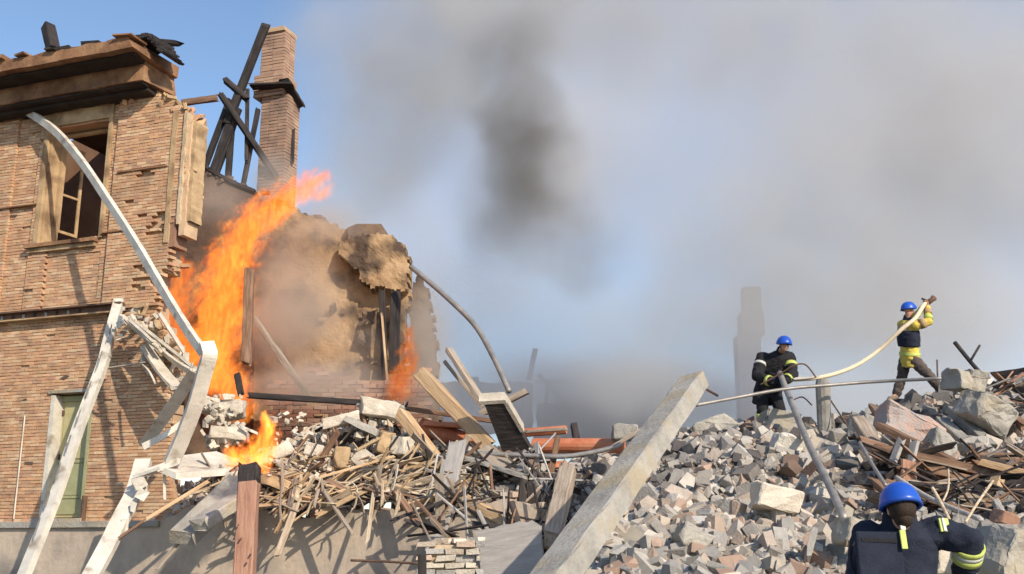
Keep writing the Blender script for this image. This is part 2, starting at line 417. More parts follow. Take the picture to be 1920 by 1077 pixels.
join_pieces('sooty_rubble', dk, M['rubble_d'], label='dark sooty fragments heaped under the collapsed timbers', cat='rubble', kind='stuff')
join_pieces('pale_rubble', pl, M['rubble_w'], label='pale plaster and brick fragments heaped beside the fire', cat='rubble', kind='stuff')

# ---------------------------------------------------------------- timbers and long pieces
def timber(name, a, b, wd, hg, mat, label=None, cat='timber', group=None, roll=0.0, bend=0.0, jag=.06, seg=7, parent=None, upv=None, taper=0.0, sub=None, **k):
    """a,b: (u,v,Y) ends. Local X runs along the piece."""
    A = P(*a) if len(a) == 3 and not isinstance(a, Vector) else a
    B = P(*b) if len(b) == 3 and not isinstance(b, Vector) else b
    L = (B - A).length; d = (B - A).normalized()
    up = Vector((0, 0, 1)) if abs(d.z) < .95 else Vector((0, -1, 0))
    yv = up.cross(d).normalized(); zv = d.cross(yv)
    if roll:
        q = Quaternion(d, R(roll)); yv = q @ yv; zv = q @ zv
    rg2 = random.Random(int(A.x * 1000 + B.z * 777 + wd * 9999))
    V = []; Fs = []; n = 8
    prof = [(-.5, -.42), (-.42, -.5), (.42, -.5), (.5, -.42), (.5, .42), (.42, .5), (-.42, .5), (-.5, .42)]
    for i in range(seg + 1):
        t = i / seg; bx = math.sin(math.pi * t) * bend
        tw = 1 - taper * t
        for j, (py, pz) in enumerate(prof):
            e = 0
            if i in (0, seg): e = rg2.uniform(-1, 1) * jag
            V.append((t * L + e, (py * wd * tw) + rg2.uniform(-.02, .02) * wd, pz * hg * tw + bx + rg2.uniform(-.03, .03) * hg))
    for i in range(seg):
        for j in range(n):
            j2 = (j + 1) % n
            Fs.append((i * n + j, i * n + j2, (i + 1) * n + j2, (i + 1) * n + j))
    Fs.append(tuple(range(n - 1, -1, -1))); Fs.append(tuple(range(seg * n, seg * n + n)))
    me = mk_mesh(name, V, Fs, mat)
    m = Matrix((d, yv, zv)).transposed().to_4x4(); m.translation = A
    o = bpy.data.objects.new(name, me); col.objects.link(o); o.matrix_world = m
    if parent:
        o.parent = parent
        m2 = m.copy(); m2.translation = A - parent_world(parent); o.matrix_basis = m2
        setp(o, label)
    else: setp(o, label, cat, group)
    return o
def rod(name, pts, r, mat, label, cat, smooth=True, n=8, ns=8, sp_=True, flat=1.0):
    q = [P(*p) if not isinstance(p, Vector) else p for p in pts]
    if sp_ and len(q) > 2: q = spline(q, ns)
    rr = r
    return MB().tube(q, rr, n, flat=flat).obj(name, mat, smooth=smooth, label=label, cat=cat)

def rockobj(name, u, v, Y, size, mat, label, cat='rubble block', seed=1, rot=(0, 0, 0), boxy=.6, parent=None):
    """size in metres (x,y,z): angular fractured block, subdivided and roughened"""
    rg2 = random.Random(seed)
    pts = []
    for x in (-1, 1):
        for y in (-1, 1):
            for z in (-1, 1):
                for _ in range(2):
                    pts.append((x * (1 - (1 - boxy) * rg2.random()), y * (1 - (1 - boxy) * rg2.random()), z * (1 - (1 - boxy) * rg2.random())))
    V, Fs = hull(pts)
    bm = bmesh.new(); vs = [bm.verts.new((p[0] * size[0] / 2, p[1] * size[1] / 2, p[2] * size[2] / 2)) for p in V]
    for f in Fs: bm.faces.new([vs[i] for i in f])
    bmesh.ops.bevel(bm, geom=list(bm.edges), offset=min(size) * .04, segments=1, affect='EDGES')
    bmesh.ops.triangulate(bm, faces=bm.faces)
    bmesh.ops.subdivide_edges(bm, edges=[e for e in bm.edges if e.calc_length() > min(size) * .3], cuts=3, use_grid_fill=True)
    bmesh.ops.triangulate(bm, faces=bm.faces)
    from mathutils import noise
    for v_ in bm.verts:
        q = v_.co * 5 + Vector((seed, 0, 0))
        n1 = noise.noise_vector(q); n2 = noise.noise_vector(q * 3.1)
        v_.co += (Vector(n1) * .11 + Vector(n2) * .05) * min(size)
    me = bpy.data.meshes.new(name); bm.to_mesh(me); bm.free(); me.materials.append(mat)
    o = link(name, me, None, P(u, v, Y), label=label, cat=cat); o.rotation_euler = [R(a) for a in rot]
    return o
# ---------------------------------------------------------------- brick building on the left
base = WP(W(150, 980)[0], 2.0, 0)
B = empty('brick_building', base, 'two storey brick building torn open at its right end with heavy cornice', 'building')
sc_off = 0.0
def sz(px, off=0.0): return [W(u, v, off) for u, v in px]
outline = sz([(-420, 190), (288, 168), (300, 178), (330, 190), (345, 205), (352, 240), (350, 320), (346, 405), (330, 415), (318, 432), (308, 450), (322, 470), (318, 500), (300, 520), (285, 530), (300, 560), (300, 600), (322, 640), (330, 690), (322, 730), (318, 900), (330, 990), (-420, 990)])
sR = W(198, 335)[0]; sL = W(86, 335)[0]; zT = W(160, 232)[1]; zB = W(150, 449)[1]      # window opening
dL = W(86, 850)[0]; dR = W(166, 850)[0]; dT = W(125, 737)[1]; dB = W(125, 972)[1]      # door opening
s0 = W(-420, 500)[0]
def inpoly(x, y, poly):
    c = False; j = len(poly) - 1
    for i in range(len(poly)):
        xi, yi = poly[i]; xj, yj = poly[j]
        if (yi > y) != (yj > y) and x < (xj - xi) * (y - yi) / (yj - yi) + xi: c = not c
        j = i
    return c
def edge_s(z):
    """right edge of the torn wall at height z"""
    xs = []
    j = len(outline) - 1
    for i in range(len(outline)):
        a, b = outline[i], outline[j]; j = i
        if (a[1] > z) != (b[1] > z): xs.append((b[0] - a[0]) * (z - a[1]) / (b[1] - a[1]) + a[0])
    return max(xs) if xs else None
zlo = min(p[1] for p in outline); zhi = W(150, 175)[1]
# mortar core: strips between openings, in height slices so the torn edge stays ragged
core = MB(); TH = .42
def slab(mb, sa, sb, za, zb, d0, d1):
    if sb - sa < .01 or zb - za < .005: return
    mb.add([WP(s, z, d) for s in (sa, sb) for d in (d1, d0) for z in (za, zb)], BOXF)
CO = .056                                            # course height
ncou = int((zhi - zlo) / CO)
zs = [zlo + i * CO for i in range(ncou + 1)]
def spans(z):
    e = edge_s(z)
    if e is None: e = edge_s(z - .1) or sR
    cuts = []
    if zB < z < zT: cuts = [(sL, sR)]
    if dB < z < dT: cuts = [(dL, dR)]
    out = []; a = s0
    for c in cuts: out.append((a, c[0])); a = c[1]
    out.append((a, e)); return out
# group slices with the same openings for the plain part, slice by slice for the ragged edge
def bands():
    lv = sorted([zlo, dB, dT, zB, zT, zhi]); return list(zip(lv[:-1], lv[1:]))
for za, zb in bands():
    zm = (za + zb) / 2
    sp_ = spans(zm)
    for a, b in sp_[:-1]: slab(core, a, b, za, zb, -TH, -.03)
    a = sp_[-1][0]; z = za
    while z < zb - 1e-4:
        z2 = min(z + .15, zb); e = (edge_s((z + z2) / 2) or sR + 1) - .09 + rnd.uniform(-.06, .03)
        slab(core, a, e, z, z2, -TH, -.03); z = z2
core.obj('mortar_core', M['mortar'], B)
# bricks
BL = .195
bricks = []      # (s0,s1,z0,z1,d)
sP = W(208, 400)[0] + .02
sA_, sB_, sC_ = W(9, 500)[0], W(52, 500)[0], W(88, 500)[0]
zstr = W(100, 590)[1]; zspT = W(100, 480)[1]; zspB = W(100, 568)[1]
def brick_spans(z):
    """pieces of one course: (from, to, how proud, is the torn end)"""
    out = []
    base_ = spans(z)
    for q, (a, b) in enumerate(base_):
        cuts = []
        if z > zstr: cuts = [(sA_, .05), (sB_, .0), (sC_, .03)] + ([(sR + .04, -.022)] if zspB < z < zspT else [(sP - .001, .0)]) + [(sP, .0)]
        lo = a
        for c, d in cuts:
            hi = min(c, b)
            if hi > lo + .02: out.append((lo, hi, d, False)); lo = hi
        if b > lo + .02: out.append((lo, b, .055 if z > zstr and b > sP else .0, q == len(base_) - 1))
    return out
for i, z in enumerate(zs[:-1]):
    for a, b, d, last in brick_spans(z + CO / 2):
        s = a + (-(BL / 2) if i % 2 else 0)
        while s < b - .03:
            x0 = max(s, a) + .004; x1 = min(s + BL, b + (rnd.uniform(-.08, .05) if last and s + BL > b else 0)) - .004
            s += BL
            if x1 - x0 < .04: continue
            xm = (x0 + x1) / 2
            if rnd.random() < .008: continue
            if abs(xm - W(278, 330)[0]) < .13 and abs(z - W(278, 330)[1]) < .05: continue
            if abs(xm - W(268, 525)[0]) < .12 and abs(z - W(268, 525)[1]) < .2 and rnd.random() < .7: continue
            if abs(xm - W(302, 425)[0]) < .25 and abs(z - W(302, 425)[1]) < .16 and rnd.random() < .75: continue
            bricks.append((x0, x1, z + .004, z + CO - .004, d + rnd.uniform(-.003, .006)))
cam_p = Vector((0, 0, CZ))
inview = [b for b in bricks if b[0] > W(0, 500)[0]]
inview.sort(key=lambda b: (WP((b[0] + b[1]) / 2, b[2]) - cam_p).length)
def brick_box(b):
    x0, x1, z0, z1, d = b
    j = lambda: rnd.uniform(-.004, .004)
    return [WP(s + j(), z + j(), dd + j() * .6) for s in (x0, x1) for dd in (d, -.10) for z in (z0, z1)]
single_b = inview[:295]; sid = set(id(b) for b in single_b)
cache = {}
for b in single_b:
    L = round(b[1] - b[0], 3); D = round(b[4], 2); key = (round(L, 2), D > .03)
    if key not in cache:
        bm = MB(); w0 = WP(0, 0, 0)
        bb = (0, L, 0, b[3] - b[2], 0)
        V = [WE * (s + rnd.uniform(-.003, .003)) + WN * (dd) + Vector((0, 0, z + rnd.uniform(-.003, .003))) for s in (0, L) for dd in (0, -.10 - b[4]) for z in (0, b[3] - b[2])]
        cache[key] = mk_mesh('brick', V, BOXF, M['brick'])
    o = link('brick', cache[key], B); o.location = WP(b[0], b[2], b[4]) - B.location
mb = MB()
for b in bricks:
    if id(b) not in sid: mb.add(brick_box(b), BOXF)
mb.obj('brick_courses', M['brick'], B, kind='stuff')

# cornice: stepped profile run along the wall, broken at the right end
def zz(v, off, u=150): return W(u, v, off)[1]
def run(mb, sa, sb, d0, d1, z0, z1, skew=0.0, n=14, jit=.0, rag=0.0):
    """long block along the wall from sa to sb; the right end is jagged"""
    V = []; Fs = []
    for i in range(n + 1):
        s = sa + (sb - sa) * i / n
        for k, (d, z) in enumerate([(d0, z0), (d1, z0), (d1, z1), (d0, z1)]):
            e = rnd.uniform(-rag, rag) if i == n else 0
            V.append(WP(s + e + (skew * (d - d0) if i == n else 0), z + rnd.uniform(-jit, jit) * (2 if z == z1 and i else 1), d + rnd.uniform(-jit, jit)))
    for i in range(n):
        for k in range(4):
            k2 = (k + 1) % 4
            Fs.append((i * 4 + k, (i + 1) * 4 + k, (i + 1) * 4 + k2, i * 4 + k2))
    Fs.append((0, 1, 2, 3)); Fs.append(tuple(n * 4 + k for k in (3, 2, 1, 0)))
    mb.add(V, Fs)
D3, D2, D1 = 1.0, .50, .12
sc3 = W(242, 80, D3)[0]; sc2 = W(270, 140, D2)[0]; sc1 = W(285, 185, D1)[0]
z3a, z3b = zz(107, D3), zz(86, D3)
z2a, z2b = zz(170, D2), z3a - .01
z1a, z1b = zz(228, D1), z2a - .01
c3 = MB(); run(c3, s0, sc3, -.3, D3, z3a, z3b, rag=.08, jit=.012, n=40); c3.obj('cornice_slab', M['cornice'], B)
c3 = MB(); run(c3, s0, sc3 - .03, D2 + .002, D3 - .16, z3a - .05, z3a - .002, rag=.05, jit=.006, n=30); c3.obj('cornice_soffit_shade', M['soffit'], B)  # added dark strips, cornice underside shade put into their colour
c3 = MB(); run(c3, s0, sc2 - .03, .302, D2 - .05, z2a - .045, z2a - .002, rag=.05, jit=.006, n=30); c3.obj('cornice_soffit_shade', M['soffit'], B)
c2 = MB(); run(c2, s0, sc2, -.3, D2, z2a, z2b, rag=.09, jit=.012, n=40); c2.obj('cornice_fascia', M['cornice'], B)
c1 = MB(); run(c1, s0, sc1, -.25, .30, z1b - .10, z1b - .002, rag=.06, jit=.008, n=30); c1.obj('cornice_moulding', M['soffit'], B)  # moulding takes the same painted underside shade
c1 = MB(); run(c1, s0, sc1 + .05, -.2, .07, zhi - .02, z1b - .102, rag=.08, jit=.008, n=30); c1.obj('frieze', M['cornice'], B)
# blackened slabs and tiles left on the cornice
s = W(-150, 100, .4)[0]
while s < sc3 + .05:
    L = rnd.uniform(.14, .4)
    mb = MB(); h = rnd.uniform(.02, .08)
    c = WP(s, z3b + h / 2, rnd.uniform(.55, .9))
    mb.box((-L / 2, -.22, -h / 2), (L / 2, .22, h / 2), .015, Matrix.Translation(c) @ Matrix.Rotation(math.atan2(WE.y, WE.x) + rnd.uniform(-.2, .2), 4, 'Z') @ Matrix.Rotation(rnd.uniform(-.08, .08), 4, 'Y'))
    mb.obj('roof_slate', M['cornice'] if rnd.random() < .6 else M['char'], B); s += L * rnd.uniform(.7, 1.2)
for i in range(11):        # lump of blackened roofing curled over the end
    s = sc3 - .35 + i * .07
    mb = MB(); c = WP(s, z3b + .10 + .09 * math.sin(i / 10 * 3.14) - max(0, i - 6) * .06, .35)
    mb.box((-.07, -.3, -.025), (.07, .3, .025), .02, Matrix.Translation(c) @ Matrix.Rotation(math.atan2(WE.y, WE.x), 4, 'Z') @ Matrix.Rotation((i - 5) * .11, 4, 'Y'))
    mb.obj('roof_slate', M['char'], B)
# broken stepped end under the cornice: rubble of bricks and plaster
for i in range(70):
    t = rnd.random(); u = 285 + 75 * t ** 1.0 + rnd.uniform(-8, 8); v = 172 + 42 * t + rnd.uniform(-6, 10)
    if i > 55: u, v = rnd.uniform(215, 262), rnd.uniform(178, 192)
    s, z = W(u, v, .05)
    k = rnd.choice(T_BR + T_RK); sz_ = rnd.uniform(.06, .2)
    m = Matrix.Translation(WP(s, z, rnd.uniform(-.3, .08))) @ Euler((rnd.random() * 6, rnd.random() * 6, rnd.random() * 6)).to_matrix().to_4x4()
    part('broken_brick', [m @ (v_ * sz_) for v_ in k[0]], k[1], M['trim'] if rnd.random() < .5 else M['brick'], B)

# window: frame reveals, lintel, sill
wf = MB(); slab(wf, sL - .10, sL, zB - .02, zT + .02, -TH + .05, .05); wf_o = wf.obj('window_jamb', M['trim'], B)
wf = MB(); slab(wf, sL + .002, sL + .03, zB, zT, -.36, -.02); wf.obj('jamb_lining', M['trim'], B)
wf = MB(); slab(wf, sR, sR + .07, zB - .02, zT + .02, -.2, .05); wf.obj('window_jamb', M['trim'], B)
wf = MB(); slab(wf, sL - .10, sR + .07, zT + .022, zhi - .04, -.2, .045); wf.obj('lintel', M['trim'], B)
wf = MB(); slab(wf, sL - .22, sR - .02, zB - .09, zB - .025, -.1, .13); wf.obj('window_sill', M['cornice'], B)
wf = MB(); slab(wf, sL - .18, sR - .05, zB - .17, zB - .092, -.1, .075); wf.obj('sill_moulding', M['trim'], B)
fr = MB(); slab(fr, sL + .032, sL + .085, zB, zT - .03, -.33, -.26); slab(fr, sL + .087, sR - .002, zT - .09, zT - .03, -.33, -.26)
fro = fr.obj('window_frame', M['trim'], B)
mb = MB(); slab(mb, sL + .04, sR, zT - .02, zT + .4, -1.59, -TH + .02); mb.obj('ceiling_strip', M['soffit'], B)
sa = MB()
hin = WP(sL + .09, 0, -.30); dirv = (WN * -.99 + WE * .12).normalized()
for a, b, z0_, z1_ in ((0, .05, zB + .3, zT - .2), (.40, .45, zB + .3, zT - .2), (.05, .40, zT - .25, zT - .2), (.05, .40, zB + .3, zB + .35), (.05, .40, zB + 1.0, zB + 1.04)):
    V = [hin + dirv * x + WN.cross(Vector((0, 0, 1))) * y + Vector((0, 0, z)) for x in (a, b) for y in (0, .03) for z in (z0_, z1_)]
    sa.add(V, BOXF)
sa.obj('open_sash', M['trim'], fro)
# vertical cream mouldings on the torn corner
for i, (ua, ub, d, mt) in enumerate([(318, 327, .075, 'trim'), (327, 339, .045, 'brick_red'), (339, 345, .09, 'plaster'), (345, 355, .05, 'brick'), (355, 364, .015, 'trim')]):
    sa_, sb_ = W(ua, 300, d)[0], W(ub, 300, d)[0]
    za_, zb_ = W(340, 432 - i * 2, d)[1], W(340, 196 + i * 8, d)[1]
    n = 26; V = []; Fs = []
    for k in range(n + 1):
        z = za_ + (zb_ - za_) * k / n + (rnd.uniform(-.3, .25) if k == 0 else rnd.uniform(-.15, .02) if k == n else 0)
        e = rnd.uniform(-.012, .012)
        for s_, dd in ((sa_, -.3), (sa_, d), (sb_ + e - .003, d), (sb_ + e - .003, -.3)): V.append(WP(s_, z + rnd.uniform(-.006, .006), dd + rnd.uniform(-.006, .006)))
    for k in range(n):
        for j in range(4): Fs.append((k * 4 + j, k * 4 + (j + 1) % 4, k * 4 + 4 + (j + 1) % 4, k * 4 + 4 + j))
    Fs += [(3, 2, 1, 0), tuple(n * 4 + j for j in range(4))]
    part('corner_moulding', V, Fs, M[mt], B)
for i in range(46):      # bricks sticking out of the torn edge
    v = rnd.uniform(215, 560); e_ = edge_s(W(330, v)[1])
    if e_ is None: continue
    tk = rnd.choice(T_BR); k_ = rnd.uniform(.14, .22)
    m = Matrix.Translation(WP(e_ + rnd.uniform(-.12, .10), W(330, v)[1], rnd.uniform(-.35, .0))) @ Matrix.Rotation(math.atan2(WE.y, WE.x) + rnd.uniform(-.3, .3), 4, 'Z') @ Matrix.Rotation(rnd.uniform(-.12, .12), 4, 'Y')
    part('broken_brick', [m @ (v_ * k_) for v_ in tk[0]], tk[1], M['brick'], B)
# thin string lines
for ua, ub, v in ((-200, 74, 381), (196, 246, 436), (225, 318, 327)):
    mb = MB(); slab(mb, W(ua, v)[0], W(ub, v)[0], W(100 if ub < 200 else 220, v)[1] - .012, W(100 if ub < 200 else 220, v)[1] + .012, -.05, .085); mb.obj('string_line', M['cornice'], B)
# steel string course over the lower storey with rivets
sb1 = W(232, 572, .1)[0]; zq = W(120, 586, .1)[1]
mb = MB(); slab(mb, s0, sb1, zq - .055, zq + .055, -.05, .08); mb.obj('steel_band', M['rust'], B)
mb = MB(); slab(mb, s0, sb1 - .02, zq + .057, zq + .085, -.05, .17); mb.obj('band_flange', M['rust'], B)
mb = MB(); slab(mb, s0, sb1 - .05, zq - .08, zq - .057, -.05, .15); mb.obj('band_flange', M['trim'], B)
for i in range(9):
    s = W(-10, 590)[0] + i * .24
    mb = MB(); slab(mb, s, s + .05, zq - .03, zq + .03, .081, .092); mb.obj('rivet_plate', M['steel' if i % 2 else 'char'], B)
# door
DR = None
slabs = [('door_lintel', dL - .05, dR + .05, dT - .002, dT + .05, -.1, .04, 'concrete'), ('door_jamb', dL + .002, dL + .085, dB, dT - .03, -.25, .012, 'white'), ('door_jamb', dR - .06, dR - .002, dB, dT - .03, -.25, .012, 'greenpaint'),
         ('door_head', dL + .087, dR - .062, dT - .12, dT - .03, -.25, -.16, 'greenpaint')]
for nm, a, b, z0_, z1_, d0_, d1_, mt in slabs:
    mb = MB(); slab(mb, a, b, z0_, z1_, d0_, d1_); mb.obj(nm, M[mt], B)
door = MB(); slab(door, dL + .087, dR - .062, dB + .02, dT - .12, -.27, -.20); dob = door.obj('door', M['doorbuff'], B)
hgt = dT - .12 - dB; wdt = dR - .062 - dL - .087
for z0_, z1_, mt in ((.02, .16, 'greenpaint'), (.18, .46, 'greenpaint'), (.49, .96, 'doorbuff')):
    mb = MB(); slab(mb, dL + .087 + .06, dR - .062 - .06, dB + hgt * z0_ + .03, dB + hgt * z1_, -.198, -.18)
    mb.obj('door_panel', M[mt], dob)
for f in (.17, .47):
    mb = MB(); slab(mb, dL + .09, dR - .064, dB + hgt * f - .005, dB + hgt * f + .04, -.198, -.17); mb.obj('door_rail', M['greenpaint'], dob)
mb = MB(); slab(mb, dL - .06, dR + .08, dB - .07, dB - .002, -.2, .14); mb.obj('door_step', M['concrete'], B)
mb = MB(); slab(mb, dR - .15, dR - .125, dB + hgt * .45, dB + hgt * .53, -.178, -.13); mb.obj('door_handle', M['rust'], dob)
for f in (.1, .5, .88):
    mb = MB(); slab(mb, dL + .089, dL + .12, dB + hgt * f, dB + hgt * f + .09, -.199, -.175); mb.obj('hinge', M['rust'], dob)
# plaster cracks and chips over the wall, burn marks of missing bricks
for i in range(26):
    u = rnd.uniform(0, 300); v = rnd.choice([rnd.uniform(240, 560), rnd.uniform(610, 960)]); s_, z_ = W(u, v, .02)
    if edge_s(z_) is None or s_ > edge_s(z_) - .1 or (dL - .1 < s_ < dR + .1 and z_ < dT + .1) or (sL - .3 < s_ < sR + .15 and z_ > zB - .2): continue
    tk = rnd.choice(T_RK); k_ = rnd.uniform(.04, .14)
    m = Matrix.Translation(WP(s_, z_, .0)) @ Matrix.Rotation(math.atan2(WE.y, WE.x), 4, 'Z') @ Matrix.Diagonal((1.4, .35, .6, 1)) @ Matrix.Rotation(rnd.random() * 6, 4, 'Y')
    part('mortar_patch', [m @ (v_ * k_) for v_ in tk[0]], tk[1], M[rnd.choice(['mortar', 'trim', 'soot'])], B)
# drain pipe beside the door
mb = MB(); mb.tube([WP(dR + .07, dB - .2, .07), WP(dR + .07, dB + .35, .07)], .045, 10); mb.obj('drain_pipe', M['rust'], B)
mb = MB(); mb.tube([WP(W(47, 800)[0], dB, .03), WP(W(47, 800)[0], W(47, 780)[1], .03)], .012, 6); mb.obj('cable', M['white'], B)
# inner room walls seen through the window and beyond the torn end
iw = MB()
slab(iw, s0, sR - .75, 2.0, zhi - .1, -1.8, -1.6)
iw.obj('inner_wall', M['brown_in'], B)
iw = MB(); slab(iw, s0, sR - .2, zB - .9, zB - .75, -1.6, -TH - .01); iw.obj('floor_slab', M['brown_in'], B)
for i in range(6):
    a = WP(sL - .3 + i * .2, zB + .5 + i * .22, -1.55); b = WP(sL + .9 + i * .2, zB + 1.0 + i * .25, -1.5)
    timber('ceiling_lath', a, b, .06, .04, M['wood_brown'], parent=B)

# dark side wall behind the torn end, stepping down to the right
SW = empty('sooty_gable_wall', P(420, 760, 21), 'soot blackened gable wall sloping down behind the tall flame', 'wall')
gp = [(288, 285), (335, 285), (372, 305), (400, 330), (440, 352), (480, 368), (520, 392), (560, 402), (610, 408), (640, 470), (650, 870), (288, 880)]
mb = MB(); Yg = 21.0
mb.prism(gp, lambda p: P(p[0], p[1], Yg), lambda p: P(p[0], p[1], Yg) + Vector((0, .4, 0)))
mb.obj('wall_panel', M['soot'], SW)
cop = [(335, 281), (372, 301), (400, 326), (440, 348), (480, 364)]
for (u0, v0), (u1, v1) in zip(cop[:-1], cop[1:]):
    timber('coping', (u0, v0, Yg + .2), (u1, v1, Yg + .2), .55, .07, M['char'], parent=SW, seg=3)
for i in range(34):
    u = rnd.uniform(345, 610); v = 300 + (u - 345) * .42 + rnd.uniform(-2, 12)
    k = rnd.choice(T_BR); sz_ = rnd.uniform(.1, .24)
    m = Matrix.Translation(P(u, v, Yg + rnd.uniform(-.02, .3))) @ Euler((rnd.random() * .4, rnd.random() * .4, rnd.random() * 6)).to_matrix().to_4x4()
    part('brick', [m @ (v_ * sz_) for v_ in k[0]], k[1], M['soot'], SW)

# ruined plastered wall with its bulging bright top
RU = empty('plastered_ruin', P(640, 740, 20.6), 'ochre plastered wall stump with a bulging cracked head, smoke drifting over it', 'ruined wall')
def lump_sheet(name, poly, Y, depth, mat, amp=.12, step=9, bul=None, fs=1.6, thick=.45, jag=5):
    """traced outline as a solid, with an uneven front face"""
    us = [p[0] for p in poly]; vs = [p[1] for p in poly]
    U = np.arange(min(us) - step, max(us) + step, step); Vv = np.arange(min(vs) - step, max(vs) + step, step)
    idx = {}; V = []; Fs = []
    ins = {}
    for i, u in enumerate(U):
        for j, v in enumerate(Vv):
            ins[i, j] = inpoly(u + rnd.uniform(-jag, jag), v + rnd.uniform(-jag, jag), poly)
    def vert(i, j, back):
        key = (i, j, back)
        if key not in idx:
            u = U[i] + random.Random(i * 991 + j).uniform(-.3, .3) * step; v = Vv[j] + random.Random(i * 37 + j * 5).uniform(-.3, .3) * step
            q = P(u, v, Y)
            if back: q = q + Vector((0, thick, 0))
            else:
                h = fbm(q.x * fs + 3, q.z * fs, 5) * amp
                if bul:
                    for (bu, bv, bru, brv, bh) in bul:
                        e = 1 - ((u - bu) / bru) ** 2 - ((v - bv) / brv) ** 2
                        if e > 0: h += bh * math.sqrt(e)
                q = q + Vector((0, -h, 0))
            idx[key] = len(V); V.append(q)
        return idx[key]
    def cell(i, j): return ins.get((i, j)) and ins.get((i + 1, j)) and ins.get((i, j + 1)) and ins.get((i + 1, j + 1))
    for i in range(len(U) - 1):
        for j in range(len(Vv) - 1):
            if not cell(i, j): continue
            Fs.append((vert(i, j, 0), vert(i, j + 1, 0), vert(i + 1, j + 1, 0), vert(i + 1, j, 0)))
            Fs.append((vert(i, j, 1), vert(i + 1, j, 1), vert(i + 1, j + 1, 1), vert(i, j + 1, 1)))
            for (a, b, c, d) in ((i - 1, j, (i, j), (i, j + 1)), (i + 1, j, (i + 1, j + 1), (i + 1, j)), (i, j - 1, (i + 1, j), (i, j)), (i, j + 1, (i, j + 1), (i + 1, j + 1))):
                if not cell(a, b): Fs.append((vert(*c, 0), vert(*c, 1), vert(*d, 1), vert(*d, 0)))
    return V, Fs
ruin = [(480, 395), (540, 385), (600, 408), (640, 425), (700, 424), (740, 440), (766, 470), (772, 520), (768, 600), (758, 700), (745, 860), (470, 870), (470, 500)]
V, Fs = lump_sheet('wall', ruin, 20.6, .5, M['ochre'], .11, 5, fs=2.2)
o = part('plastered_wall', V, Fs, M['ochre'], RU, False)
head = [(632, 455), (650, 445), (690, 440), (730, 440), (760, 462), (772, 500), (770, 540), (750, 552), (725, 545), (700, 548), (680, 535), (668, 512), (650, 498), (636, 485)]
V, Fs = lump_sheet('head', head, 20.3, .5, M['ochre'], .20, 4, bul=[(712, 496, 84, 70, .16), (690, 470, 50, 40, .06)], fs=3.2, thick=.5, jag=4)
MB_o = part('bulging_plaster', V, Fs, M['ochre'], RU, False)
# dark recess below the bulge
rec = [(612, 600), (640, 560), (700, 552), (748, 556), (762, 600), (755, 690), (610, 688)]
for i in range(14):
    u = rnd.uniform(600, 762); v = rnd.uniform(570, 690); k = rnd.choice(T_RK); sz_ = rnd.uniform(.12, .4)
    m = Matrix.Translation(P(u, v, 20.5)) @ Euler((rnd.random(), rnd.random(), rnd.random() * 6)).to_matrix().to_4x4() @ Matrix.Diagonal((1, .35, 1, 1))
    part('plaster_flake', [m @ (v_ * sz_) for v_ in k[0]], k[1], M['ochre' if rnd.random() < .3 else 'soot'], RU)
# cracks: dark ribs and roofing on top
mb = MB(); mb.prism([(650, 428), (668, 420), (715, 420), (728, 440), (655, 446)], lambda p: P(p[0], p[1], 20.4), lambda p: P(p[0], p[1], 20.9)); mb.obj('roof_remnant', M['soot'], RU)
timber('charred_post', (716, 545, 20.1), (722, 735, 20.0), .12, .1, M['char'], parent=RU)
timber('charred_post', (742, 548, 20.2), (738, 700, 20.1), .2, .1, M['char'], parent=RU)
timber('split_lath', (716, 590, 19.95), (728, 735, 19.8), .04, .03, M['wood_tan'], parent=RU)
# window recess darkness
def low_brick_wall(name, label, u0, u1, vt, vb, Y, mat, cat='wall', n_lim=200):
    E = empty(name, P((u0 + u1) / 2, vb, Y), label, cat)
    A = P(u0, vb, Y); Bq = P(u1, vb, Y); zt = P(u0, vt, Y).z
    x = A.x; z = A.z; i = 0
    m0 = {}
    while z < zt:
        x = A.x - (i % 2) * .125
        while x < Bq.x:
            if rnd.random() > .06 and z < zt - .3 * abs(math.sin(x * 1.7)) :
                key = rnd.randint(0, 3)
                if key not in m0:
                    b_ = MB(); b_.box((0, 0, 0), (.24, .12, .066), .006); m0[key] = mk_mesh('brick', b_.V, b_.F, mat)
                o = link('brick', m0[key], E); o.location = Vector((x, Y + rnd.uniform(-.02, .02), z)) - E.location; o.rotation_euler = (0, rnd.uniform(-.03, .03), rnd.uniform(-.08, .08))
            x += .255
        z += .078; i += 1
    return E
low_brick_wall('low_brick_wall', 'low broken brick partition standing below the plastered ruin', 505, 790, 690, 880, 19.6, M['brick_red'])
# far right leaning sooty wall beside the ruin
DW = empty('scorched_wall', P(800, 740, 22), 'grey scorched wall fading in smoke right of the plastered ruin', 'ruined wall')
V, Fs = lump_sheet('w', [(772, 500), (800, 520), (812, 580), (822, 640), (830, 850), (750, 850), (762, 600)], 22, .4, M['soot'], .2, 6, thick=.5)
part('wall_panel', V, Fs, M['soot'], DW)

